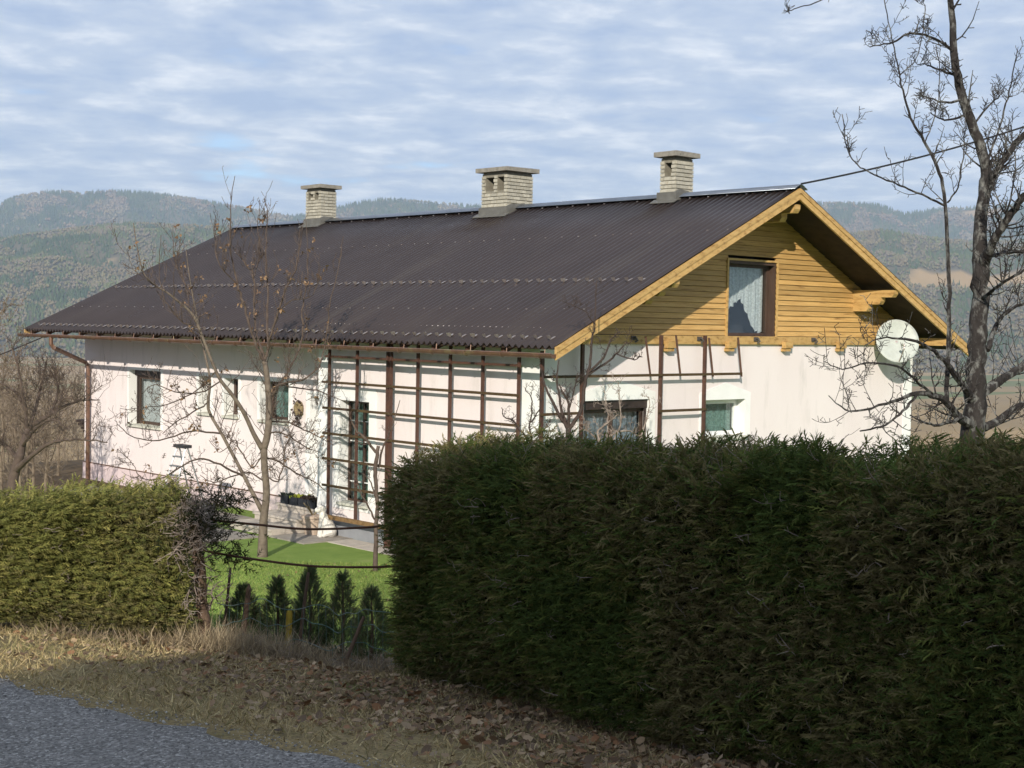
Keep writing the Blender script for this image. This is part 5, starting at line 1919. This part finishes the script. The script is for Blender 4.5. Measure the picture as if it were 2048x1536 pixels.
# --- the half-dead shrub at the end of the left hedge
DS, DD_ = -2.08, 10.30
dx_, dy_ = sd(DS, DD_)
dg = gz(DS, DD_)
dead = empty('dying_shrub', (dx_, dy_, dg), 'half-dead conifer with grey bare branches at the end of the left hedge', 'shrub')
tk_ = TreeB()
PS, RS_ = tk_.limb([np.append(at(415, 1300, 10.45), .055), np.append(at(403, 1200, 10.4), .048), np.append(at(396, 1110, 10.35), .045), np.append(at(388, 1060, 10.3), .035), np.append(at(382, 1010, 10.3), .018)], 5, .004)
tk_.mb.build('stem', 'weathered_post', dead, smooth=True)
tb_ = TreeB(0.002)
tb_.along(PS, RS_, 60, .30, .008, .0, 2, .15, .9, kink=.3, spur=.1)
tb_.along(PS, RS_, 70, .22, .006, .02, 2, .6, 1, kink=.35, spur=.1)
tb_.mb.build('branches', 'twig_grey', dead)
tp_ = [t for t in tb_.tips if rng.random() < .10]
n = len(tp_) * 3
pos = np.array([t[0] for t in tp_ for _ in range(3)]) + rng.normal(0, .03, (n, 3))
keep = rng.random(n) < .8
pos = pos[keep]
n = len(pos)
extra = []
for i in range(520):
    t = rng.uniform(0, 1)
    b = at(rng.uniform(330, 445), 0, 10.3)
for (u, v, w_, h_, m_) in ((340, 1130, 40, 110, 420), (455, 1000, 34, 18, 90), (430, 1060, 35, 60, 110), (360, 1200, 40, 70, 200), (470, 1110, 28, 18, 45)):
    uu, vv_ = rng.normal(u, w_ * .55, m_), rng.normal(v, h_ * .6, m_)
    for a_, b_ in zip(uu, vv_):
        extra.append(at(a_, min(b_, 1295), 10.45 + rng.normal(0, .14)))
pos = np.concatenate([pos, np.array(extra)])
n = len(pos)
bs = basis_from(norm(rng.normal(0, 1, (n, 3)) + np.array([RH[0], RH[1], 0]) * .5), norm(rng.normal(0, .7, (n, 3)) + np.array([-FH[0], -FH[1], .8])))
v, f = scatter(FROND_V, FROND_F, pos, bs, rng.uniform(.06, .13, n))
cs = np.array([(.030, .036, .014), (.05, .05, .02), (.075, .06, .03), (.024, .032, .014)])
c = np.repeat(cs[rng.integers(0, 4, n)] * rng.uniform(.7, 1.3, (n, 1)), len(FROND_V), 0)
tag(np_mesh('foliage', v, f, 'foliage', dead, cols=c), kind='stuff')

# --- two sagging rods across the gap
def hang(label, pts, depth):
    P_ = [p_[:3] for p_ in smooth_poly([np.append(at(u, v, depth + o), 0) for u, v, o in pts], 6)]
    o = MB().tube(P_, 0.0085, 6).build('rusty_cable', 'rusty_rod')
    tag(o, label, 'cable', 'rusty cables across the hedge gap')


hang('upper sagging rusty cable across the gap between the hedges', [(385, 1034, 0), (450, 1043, 0), (512, 1049, 0), (608, 1058, 0), (710, 1056, 0), (778, 1051, 0), (830, 1046, 0)], 10.35)
hang('lower sagging rusty cable across the gap, before the lawn', [(398, 1098, 0), (437, 1107, 0), (526, 1121, 0), (608, 1131, 0), (676, 1134, 0), (758, 1134, 0), (810, 1131, 0)], 10.32)

# --- posts in the gap
def post(name, label, ut, vt, ub, vb, wpx, depth, m, pointed=False, flat=1.0):
    a = at(ub, vb, depth)
    b = at(ut, vt, depth + .05)
    s_, d_ = to_sd(a[0], a[1])
    g_ = gz(s_, d_) - .12
    a = a + (b - a) * ((g_ - a[2]) / (b[2] - a[2]))
    r = wpx / 2 * depth / F
    mid = [a + (b - a) * t + rng.normal(0, r * .12, 3) for t in (.3, .6)]
    o = MB().tube([a, mid[0], mid[1], b - (b - a) * .06, b], [r * 1.1, r * 1.05, r, r * .9, r * (.15 if pointed else .8)], 7).build(name, m)
    tag(o, label, 'post')


post('fence_post', 'pointed weathered stake at the left of the gap', 499, 1168, 481, 1300, 11, 10.9, 'weathered_post', True)
post('fence_post', 'thin crooked stake in front of the tallest young conifer', 617, 1145, 597, 1300, 7.5, 10.9, 'weathered_post')
post('fence_post', 'leaning stake at the right of the gap by the tall hedge', 728, 1233, 684, 1340, 8, 10.2, 'weathered_post')
post('fence_post', 'slim dark stake next to the dying shrub', 461, 1135, 451, 1235, 6, 11.0, 'weathered_post')
post('marker_post', 'short yellow-painted wooden post in the middle of the gap', 579, 1221, 577, 1310, 14, 10.9, 'yellow_post')

# --- young conifers behind the fence
def young_conifer(label, u, vt, wpx, depth, n, seed, fork=False):
    r = np.random.default_rng(seed)
    p_ = at(u, 1300, depth)
    s_, d_ = to_sd(p_[0], p_[1])
    g_ = gz(s_, d_)
    top = at(u, vt, depth)[2]
    H = top - g_
    W_ = wpx / 2 * depth / F
    root = empty('young_conifer', (p_[0], p_[1], g_), label, 'conifer', 'row of young conifers behind the wire fence')
    MB().tube([(p_[0], p_[1], g_ - .05), (p_[0] + .01, p_[1], g_ + H * .5), (p_[0], p_[1] + .01, top - .03)], [.018, .012, .004], 6).build('stem', 'weathered_post', root)
    h = r.uniform(0.02, 1, n) ** .9
    prof = np.interp(h, [0, .15, .45, .75, 1], [.80, 1, .72, .34, .02])
    a = r.uniform(0, 6.28, n)
    rr = W_ * prof * np.sqrt(r.uniform(.1, 1, n)) * (0.55 + .9 * vnoise(a * 2, h * 7, seed))
    pos = np.stack([p_[0] + rr * np.cos(a), p_[1] + rr * np.sin(a), g_ + h * H], -1)
    out = np.stack([np.cos(a), np.sin(a), r.uniform(.6, 1.8, n)], -1)
    bs = basis_from(norm(out + r.normal(0, .3, (n, 3))), norm(r.normal(0, 1, (n, 3))))
    v, f = scatter(FROND_V, FROND_F, pos, bs, r.uniform(.06, .12, n) * (1.1 - .45 * h))
    cs = np.array([(.10, .15, .07), (.13, .18, .08), (.16, .19, .09), (.17, .15, .09)])
    c = np.repeat(cs[r.integers(0, 4, n)] * r.uniform(.7, 1.3, (n, 1)), len(FROND_V), 0)
    tag(np_mesh('foliage', v, f, 'foliage', root, cols=c), kind='stuff')


young_conifer('young conifer beside the pointed stake, leftmost of the row', 486, 1175, 84, 11.2, 800, 31)
young_conifer('young conifer just left of the yellow post', 553, 1160, 80, 11.2, 760, 32)
young_conifer('tallest young conifer, just right of the yellow post', 618, 1138, 96, 11.2, 1000, 33)
young_conifer('young conifer with a thin leader left of the leaning stake', 684, 1150, 82, 11.1, 760, 34)
young_conifer('young conifer half hidden at the edge of the tall hedge', 742, 1180, 90, 10.9, 800, 35)

# --- wire fence
wf = empty('wire_fence', tuple(at(600, 1300, 10.8)), 'loose green wire fence strung low across the gap', 'fence')
for k_, (v0_, sag) in enumerate(((1205, 12), (1240, 15), (1276, 14), (1308, 16), (1335, 10))):
    pts = []
    for i in range(22):
        u = 430 + (800 - 430) * i / 21
        pts.append(np.append(at(u, v0_ + 22 * (u - 430) / 370 + sag * math.sin(i * .95 + k_) * .5 + rng.normal(0, 3), 10.6 - .4 * (u - 430) / 370 + rng.normal(0, .015)), 0))
    MB().tube([p_[:3] for p_ in smooth_poly(pts, 3)], .0028, 4).build('strand', 'green_wire', wf)
for i in range(22):
    u = 438 + i * 16.5 + random.uniform(-3, 3)
    dpt = 10.6 - .4 * (u - 430) / 370
    MB().tube([at(u + random.uniform(-4, 4), 1200 + 22 * (u - 430) / 370, dpt), at(u, 1270, dpt), at(u + random.uniform(-4, 4), 1345, dpt)], .0016, 3).build('upright', 'green_wire', wf)

# ------------------------------------------------------------------ verge vegetation
BLADE_V = np.array([[0, -.5, 0], [0, .5, 0], [.5, -.36, .12], [.5, .36, .12], [1, 0, .0]])
BLADE_F = np.array([[0, 1, 2], [1, 3, 2], [2, 3, 4]])


def blades(name, label, S_, D_, hmin, hmax, wid, colset, upw, seed, material='grass', cat='grass', zoff=0.0, colfn=None):
    r = np.random.default_rng(seed)
    n = len(S_)
    x, y = sd(S_, D_)
    nn = road_n(S_, D_)
    rough2 = (vnoise(S_ * 3, D_ * 3, 1) - 0.5) * 0.05 + (vnoise(S_ * 0.9, D_ * 0.9, 2) - 0.5) * 0.09
    vg = np.clip(nn / 0.8, 0, 1) * np.clip((14 - nn) / 4, 0, 1)
    z = ground_z(S_, D_) + rough2 * vg + zoff
    d = norm(np.stack([r.normal(0, 1, n), r.normal(0, 1, n), r.uniform(upw * .5, upw * 1.5, n)], -1))
    bs = basis_from(d, r.normal(0, 1, (n, 3)))
    h = r.uniform(hmin, hmax, n)
    v, f = scatter(BLADE_V, BLADE_F, np.stack([x, y, z], -1), bs, np.stack([h, np.full(n, wid) * r.uniform(.6, 1.4, n), h], -1))
    cs = np.array(colset)
    c = cs[r.integers(0, len(cs), n)] * r.uniform(.65, 1.3, (n, 1))
    if colfn is not None:
        c = colfn(c, S_, D_, r)
    o = np_mesh(name, v, f, material, cols=np.repeat(c, len(BLADE_V), 0))
    tag(o, label, cat, kind='stuff')
    return o


def verge_pts(n, seed, nmin, nmax, smin=-6.5, smax=4.5):
    r = np.random.default_rng(seed)
    S_ = r.uniform(smin, smax, n)
    nn = r.uniform(nmin, nmax, n)
    D_ = (nn - (S_ + .44) * .536) / .844 + 5.67
    return S_, D_, nn


S_, D_, nn = verge_pts(75000, 41, -.03, 3.6)
keep = (np.random.default_rng(1).random(len(S_)) < np.clip(.35 + .9 * vnoise(S_ * 2.2, D_ * 2.2, 8), 0, 1)) & (nn < 3.4)
S_, D_ = S_[keep], D_[keep]


def verge_col(c, s_, d_, r):
    g = vnoise(s_ * 1.3, d_ * 1.3, 17)
    green = np.array([.15, .18, .06])
    m = np.clip((g - .58) / .2, 0, 1)[:, None] * .7
    return c * (1 - m) + green * m * r.uniform(.7, 1.3, (len(c), 1))


blades('dry_grass', 'short straw-coloured winter grass on the verge', S_, D_, .02, .075, .006, [(.45, .35, .18), (.36, .28, .14), (.52, .42, .23), (.25, .215, .10), (.31, .235, .13)], .9, 42, colfn=verge_col)

# taller withered grass and stems at the gap
r_ = np.random.default_rng(50)
cl = []
for (u, v, dpt, w_, m_) in ((440, 1290, 10.35, .26, 900), (490, 1320, 10.2, .25, 800), (400, 1310, 10.3, .16, 350), (560, 1330, 10.3, .30, 700), (640, 1345, 10.1, .32, 800), (700, 1355, 10.0, .22, 500), (120, 1255, 9.75, .2, 260), (250, 1270, 9.9, .25, 200), (330, 1285, 10.05, .2, 220)):
    s0 = (u - 1024) / F * dpt
    ss, dd = r_.normal(s0, w_, m_), r_.normal(dpt, .14, m_)
    cl.append(np.stack([ss, dd], -1))
cl = np.concatenate(cl)
blades('withered_stems', 'tangle of tall withered grass in the hedge gap', cl[:, 0], cl[:, 1], .05, .16, .0055, [(.32, .25, .155), (.25, .19, .12), (.40, .32, .21), (.20, .155, .11)], 1.3, 51)

blades('dry_grass_clump', 'pale clump of tall dry grass beside the pointed stake', cl[:1900, 0], cl[:1900, 1], .12, .30, .005, [(.40, .32, .20), (.32, .25, .16), (.48, .39, .26)], 1.6, 52)

# bramble runners: arching thin stems
br = TreeB()
for i in range(75):
    u = rng.uniform(400, 780)
    dpt = 10.35 - .3 * (u - 400) / 380 + rng.normal(0, .12)
    s_ = (u - 1024) / F * dpt
    x, y = sd(s_, dpt)
    br.twig((x, y, gz(s_, dpt)), (rng.normal(0, .8), rng.normal(0, .8), 1.0), rng.uniform(.12, .28), .0025, -.16, 0, 1, 7, .25)
o = br.mb.build('brambles', 'twig_grey')
tag(o, 'thin arching bramble stems through the wire fence', 'bramble', kind='stuff')

# fallen leaves
LEAF_V = np.array([[0, 0, 0], [.3, -.3, .10], [.7, -.26, .02], [1, 0, .12], [.7, .28, .06], [.3, .3, -.02]])
LEAF_F = np.array([[0, 1, 5], [1, 2, 5], [2, 4, 5], [2, 3, 4]])


def leaf_litter(n, seed, pts, name, label):
    r = np.random.default_rng(seed)
    S_, D_ = pts
    n = len(S_)
    x, y = sd(S_, D_)
    nn = road_n(S_, D_)
    rough2 = (vnoise(S_ * 3, D_ * 3, 1) - 0.5) * 0.05 + (vnoise(S_ * 0.9, D_ * 0.9, 2) - 0.5) * 0.09
    z = ground_z(S_, D_) + rough2 * np.clip(nn / .8, 0, 1) + r.uniform(.008, .035, n)
    a = r.uniform(0, 6.28, n)
    d = norm(np.stack([np.cos(a), np.sin(a), r.normal(0, .3, n)], -1))
    bs = basis_from(d, norm(np.array([0, 0, 1.0]) + r.normal(0, .4, (n, 3))))
    v, f = scatter(LEAF_V, LEAF_F, np.stack([x, y, z], -1), bs, r.uniform(.022, .062, n))
    cs = np.array([(.22, .145, .085), (.30, .21, .125), (.16, .10, .06), (.36, .265, .17), (.23, .12, .06), (.13, .09, .06)])
    c = np.repeat(cs[r.integers(0, len(cs), n)] * r.uniform(.7, 1.25, (n, 1)), len(LEAF_V), 0)
    tag(np_mesh(name, v, f, 'dead_leaf', cols=c), label, 'leaves', kind='stuff')


S_, D_, nn = verge_pts(17000, 61, .0, 3.0, -2.9, 3.5)
rr_ = np.random.default_rng(62)
keep = rr_.random(len(S_)) < np.clip((S_ + 2.9) / 2.2, .05, 1) * np.clip((nn + .2 + np.clip(S_, -1, 2) * .4) / 1.0, .06, 1) * (.25 + vnoise(S_ * 2.6, D_ * 2.6, 4)) * .8
leaf_litter(0, 63, (S_[keep], D_[keep]), 'fallen_leaves', 'brown fallen leaves strewn under the tall hedge')
S_, D_, nn = verge_pts(420, 64, .2, 2.4, -6, -2.5)
leaf_litter(0, 65, (S_, D_), 'fallen_leaves', 'scattered brown leaves on the verge before the left hedge')

# loose chippings on the road and along its edge
r_ = np.random.default_rng(70)
n1, n2 = 2600, 2600
S1 = r_.uniform(-4.5, 1.5, n1)
nn1 = -np.abs(r_.normal(0, .16, n1)) + .04
S2 = r_.uniform(-4.5, 1.5, n2)
nn2 = r_.uniform(-2.2, 0, n2)
S_, nn = np.concatenate([S1, S2]), np.concatenate([nn1, nn2])
D_ = (nn - (S_ + .44) * .536) / .844 + 5.67
x, y = sd(S_, D_)
n = len(S_)
STONE_V = np.array([[1, 0, 0], [-.9, .1, 0], [0, .8, .1], [.1, -.8, 0], [.1, 0, .6], [0, 0, -.5]])
STONE_F = np.array([[0, 2, 4], [2, 1, 4], [1, 3, 4], [3, 0, 4], [2, 0, 5], [1, 2, 5], [3, 1, 5], [0, 3, 5]])
a = r_.uniform(0, 6.28, n)
bs = basis_from(np.stack([np.cos(a), np.sin(a), r_.normal(0, .15, n)], -1), norm(np.array([0, 0, 1.0]) + r_.normal(0, .2, (n, 3))))
sz = np.clip(r_.lognormal(-5.45, .38, n), .002, .012)
v, f = scatter(STONE_V, STONE_F, np.stack([x, y, np.full(n, EYE - 1.75) + sz * .25 - .010 * np.clip(1 + nn / .3, 0, 1)], -1), bs, sz)
c = np.repeat(np.array([(.40, .38, .35), (.28, .27, .26), (.50, .48, .44), (.16, .155, .15)])[r_.integers(0, 4, n)] * r_.uniform(.7, 1.2, (n, 1)), len(STONE_V), 0)
tag(np_mesh('loose_chippings', v, f, 'stone_bits', cols=c), 'pale loose stone chippings on the asphalt and along its edge', 'gravel', kind='stuff')

# lawn blades
r_ = np.random.default_rng(80)
n = 60000
u_, dd = r_.uniform(400, 860, n), 12.2 + 13.5 * r_.uniform(0, 1, n) ** .8
S_ = (u_ - 1024) / F * dd
X_, Y_ = sd(S_, dd)
keep = ~((X_ > -0.75) & (Y_ > -1)) & ~((X_ > -2.7) & (Y_ > 5.3)) & (road_n(S_, dd) > 4.6)


def lawn_col(c, s_, d_, r):
    g = vnoise(s_ * 1.1, d_ * .7, 27)[:, None]
    return c * (.75 + .75 * g) * np.array([1.08, 1.0, 1.0])


blades('lawn_grass', 'short bright green lawn in front of the house', S_[keep], dd[keep], .03, .075, .008, [(.155, .24, .055), (.19, .28, .065), (.12, .195, .045), (.24, .28, .09)], 1.2, 81, colfn=lawn_col)
# yellowed leaves on the lawn
k2 = np.where(keep)[0][:260]
leaf_litter(0, 82, (S_[k2], dd[k2]), 'fallen_leaves', 'sparse yellow-brown leaves lying on the lawn')

# ------------------------------------------------------------------ unseen house added behind the photographer to shade the foreground
def add_shade_house():
    root = empty('shade_house', (*sd(3, -9), EYE - 1.75), 'unseen house added behind the photographer to shade the foreground', 'house')
    def P3(s_, d_, z_):
        x, y = sd(s_, d_)
        return (x, y, EYE + z_)
    s0, s1, d0, d1 = -5.95, 16.0, -14.0, -24.0
    top = 9.6
    mb = MB()
    mb.hexa([P3(s0 + .3, d0 - .5, -2), P3(s1, d0 - .5, -2), P3(s1, d1, -2), P3(s0 + .3, d1, -2), P3(s0 + .3, d0 - .5, top - .1), P3(s1, d0 - .5, top - .1), P3(s1, d1, top - .1), P3(s0 + .3, d1, top - .1)])
    mb.build('wall', 'shade_house_wall', root)
    mb = MB()
    dm = (d0 + d1) / 2
    mb.prism([P3(s0, d0, top - .15), P3(s0, d0, top), P3(s0, dm, top + 1.3), P3(s0, d1 - .5, top), P3(s0, d1 - .5, top - .15)], np.array(P3(s1 + .4, 0, 0)) - np.array(P3(s0, 0, 0)))
    mb.build('roof', 'shade_house_roof', root)
    for k in range(5):
        for zf in (-.6, 2.4, 5.4):
            a = s0 + 2.0 + k * 3.7
            w = MB()
            w.hexa([P3(a, d0 - .46, zf), P3(a + 1.2, d0 - .46, zf), P3(a + 1.2, d0 - .52, zf), P3(a, d0 - .52, zf), P3(a, d0 - .46, zf + 1.3), P3(a + 1.2, d0 - .46, zf + 1.3), P3(a + 1.2, d0 - .52, zf + 1.3), P3(a, d0 - .52, zf + 1.3)])
            w.build('window', 'brown_frame', root)


add_shade_house()

# ------------------------------------------------------------------ valley woods and hills
def px_to_az(u):
    return (u - 1024) / F


def hill(name, label, d0, d1, prof, zb, seed, amp_n, ntree, treeh, fields, dec_bias, cols_dec, cols_con, tree_label):
    """prof: (u px, y px) skyline; the hill rises from d0 to d1"""
    us = np.linspace(-500, 2550, 150)
    top_px = np.interp(us, [p_[0] for p_ in prof], [p_[1] for p_ in prof])
    yh = 630 + 36 * us / 2048
    top = (yh - top_px) / F * d1            # metres above the eye
    top = top - treeh * .8
    T = np.linspace(0, 1.35, 60)
    U, TT = np.meshgrid(us, T, indexing='ij')
    TP = np.repeat(top[:, None], len(T), 1)
    dd_ = d0 + (d1 - d0) * TT
    prof_t = np.where(TT <= 1, TT ** .85, 1 - (TT - 1) * 1.2)
    zz_ = (zb - 6) + (TP + EYE - zb + 6) * prof_t
    lump = ((vnoise(U * .009 + 3, TT * 5, seed) - .5) + .5 * (vnoise(U * .022, TT * 11, seed + 1) - .5)) * amp_n * np.clip(TT * 3, 0, 1) * np.clip(np.abs(1 - TT) * 4, 0, 1)
    zz_ = zz_ + lump
    s_ = px_to_az(U) * dd_
    x, y = sd(s_, dd_)
    V_ = np.stack([x, y, zz_], -1)
    n0, n1_ = U.shape
    ii = np.arange(n0 * n1_).reshape(n0, n1_)
    ff = np.stack([ii[:-1, :-1], ii[1:, :-1], ii[1:, 1:], ii[:-1, 1:]], -1).reshape(-1, 4)
    fieldm = np.zeros_like(U)
    for (ua, ub, ta, tb2) in fields:
        wob = (vnoise(U * .02, TT * 7, seed + 5) - .5)
        m_ = np.clip(np.minimum(U + wob * 60 - ua, ub - U + wob * 60) / 20, 0, 1) * np.clip(np.minimum(TT + wob * .06 - ta, tb2 - TT + wob * .06) / .02, 0, 1)
        fieldm = np.maximum(fieldm, m_)
    cg = np.array([.12, .105, .07])[None, None] * (1 - fieldm[..., None]) + np.array([.36, .25, .13])[None, None] * fieldm[..., None]
    h_ = np_mesh(name, V_.reshape(-1, 3), ff, 'far_tree', cols=cg.reshape(-1, 3), smooth=True)
    tag(h_, label, 'hill', kind='structure')
    # trees
    r = np.random.default_rng(seed)
    uu, tt = r.uniform(-150, 2200, ntree), r.uniform(0.0, 1.04, ntree)
    iu = (uu + 500) / (us[1] - us[0])
    it = tt / T[1]
    a, b = iu.astype(int), it.astype(int)
    fa, fb = (iu - a)[:, None], (it - b)[:, None]
    pos = V_[a, b] * (1 - fa) * (1 - fb) + V_[a + 1, b] * fa * (1 - fb) + V_[a, b + 1] * (1 - fa) * fb + V_[a + 1, b + 1] * fa * fb
    fm = fieldm[a, b]
    patch = vnoise(uu * .018, tt * 9, seed + 8) * .6 + vnoise(uu * .05, tt * 22, seed + 9) * .4
    keep_ = fm < .25
    pos, patch, uu, tt = pos[keep_], patch[keep_], uu[keep_], tt[keep_]
    n_ = len(pos)
    dec = (patch + r.normal(0, .05, n_)) > dec_bias
    hgt = treeh * r.uniform(.6, 1.25, n_)
    hgt = np.where(dec, hgt * .78, hgt)
    a6 = np.linspace(0, 2 * math.pi, 6)[:-1]
    CON_V = np.array([[math.cos(q_) * .20, math.sin(q_) * .20, .02] for q_ in a6] + [[0, 0, 1.0]])
    CON_F = np.array([[i, (i + 1) % 5, 5] for i in range(5)])
    DEC_V = np.array([[math.cos(q_) * .34, math.sin(q_) * .34, .55] for q_ in a6] + [[.03, 0, 1.0], [0, 0, 0.05]])
    DEC_F = np.array([[i, (i + 1) % 5, 5] for i in range(5)] + [[(i + 1) % 5, i, 6] for i in range(5)])
    rot = r.uniform(0, 6.28, n_)
    bs_ = np.zeros((n_, 3, 3))
    bs_[:, 0, 0], bs_[:, 0, 1] = np.cos(rot), np.sin(rot)
    bs_[:, 1, 0], bs_[:, 1, 1] = -np.sin(rot), np.cos(rot)
    bs_[:, 2, 2] = 1
    vs_, fs_, cs_ = [], [], []
    off = 0
    for m_, tv, tf, cset in ((~dec, CON_V, CON_F, cols_con), (dec, DEC_V, DEC_F, cols_dec)):
        if not m_.any():
            continue
        wd = hgt[m_] * r.uniform(.8, 1.3, m_.sum())
        v, f = scatter(tv, tf, pos[m_], bs_[m_], np.stack([wd, wd, hgt[m_]], -1))
        cset = np.array(cset)
        sub = np.clip((vnoise(uu[m_] * .03, tt[m_] * 14, seed + 12) + r.normal(0, .11, m_.sum())) * len(cset), 0, len(cset) - .01).astype(int)
        c_ = cset[sub] * r.uniform(.88, 1.12, (m_.sum(), 1))
        vs_.append(v)
        fs_.append(f + off)
        cs_.append(np.repeat(c_, len(tv), 0))
        off += len(v)
    o = np_mesh('distant_forest', np.concatenate(vs_), np.concatenate(fs_), 'far_tree', cols=np.concatenate(cs_))
    tag(o, tree_label, 'forest', kind='stuff')


DEC = [(.17, .125, .09), (.21, .16, .11), (.14, .115, .08), (.22, .18, .115), (.13, .12, .07)]
CON_SHADED = [(.045, .065, .035), (.06, .08, .04), (.08, .10, .045), (.05, .07, .045)]  # cloud shade over the far ridge is painted in as darker conifers
hill('hill', 'high wooded ridge along the far side of the valley', 4300, 6200,
     [(-500, 430), (-80, 430), (0, 402), (35, 386), (100, 377), (160, 381), (220, 377), (290, 381), (370, 391), (440, 404), (520, 417), (570, 428), (620, 424), (700, 402), (760, 394), (830, 398), (950, 408), (1100, 410), (1300, 404), (1500, 402), (1640, 402), (1700, 402), (1756, 405), (1785, 422), (1828, 421), (1860, 414), (1942, 411), (2048, 402), (2550, 395)],
     VALLEY, 101, 60, 56000, 18, [(105, 170, .74, .80), (1900, 2010,   .90, .965)], .58, DEC, CON_SHADED, 'mixed forest covering the high ridge')
hill('hill', 'lower wooded hill with light clearings in front of the high ridge', 2300, 3600,
     [(-500, 480), (0, 474), (60, 462), (130, 452), (260, 441), (420, 446), (560, 452), (800, 470), (1000, 480), (1400, 490), (1640, 470), (1750, 455), (1850, 470), (1950, 480), (2048, 476), (2550, 470)],
     VALLEY, 202, 44, 52000, 10.5, [(150, 180, .50, .56), (195, 240, .60, .66), (1790, 2400, .47, .60)], .47, [(.155, .125, .08), (.185, .155, .09), (.145, .135, .07), (.17, .14, .10), (.13, .14, .062)], [(.055, .08, .04), (.075, .10, .045), (.10, .12, .05)], 'light mixed forest on the lower hill')

# ------------------------------------------------------------------ haze
hz = MB().box((-9500, -9500, VALLEY - 80), (13500, 13500, 640)).build('haze', None) if False else None
me = bpy.data.meshes.new('haze')
hb = MB().box((-9300, -9300, -140), (13500, 13500, 640))
me.from_pydata(hb.v, [], hb.f)
hz = bpy.data.objects.new('haze', me)
COL.objects.link(hz)
m = bpy.data.materials.new('haze')
m.use_nodes = True
t = m.node_tree
t.nodes.clear()
out = N(t, 'ShaderNodeOutputMaterial')
pv_ = N(t, 'ShaderNodeVolumePrincipled')
pv_.inputs['Color'].default_value = (0.64, 0.80, 1.0, 1)
pv_.inputs['Density'].default_value = 0.000105
pv_.inputs['Anisotropy'].default_value = 0.0
L(t, pv_.outputs[0], out.inputs['Volume'])
me.materials.append(m)
tag(hz, 'pale blue winter haze filling the valley', 'haze', kind='stuff')
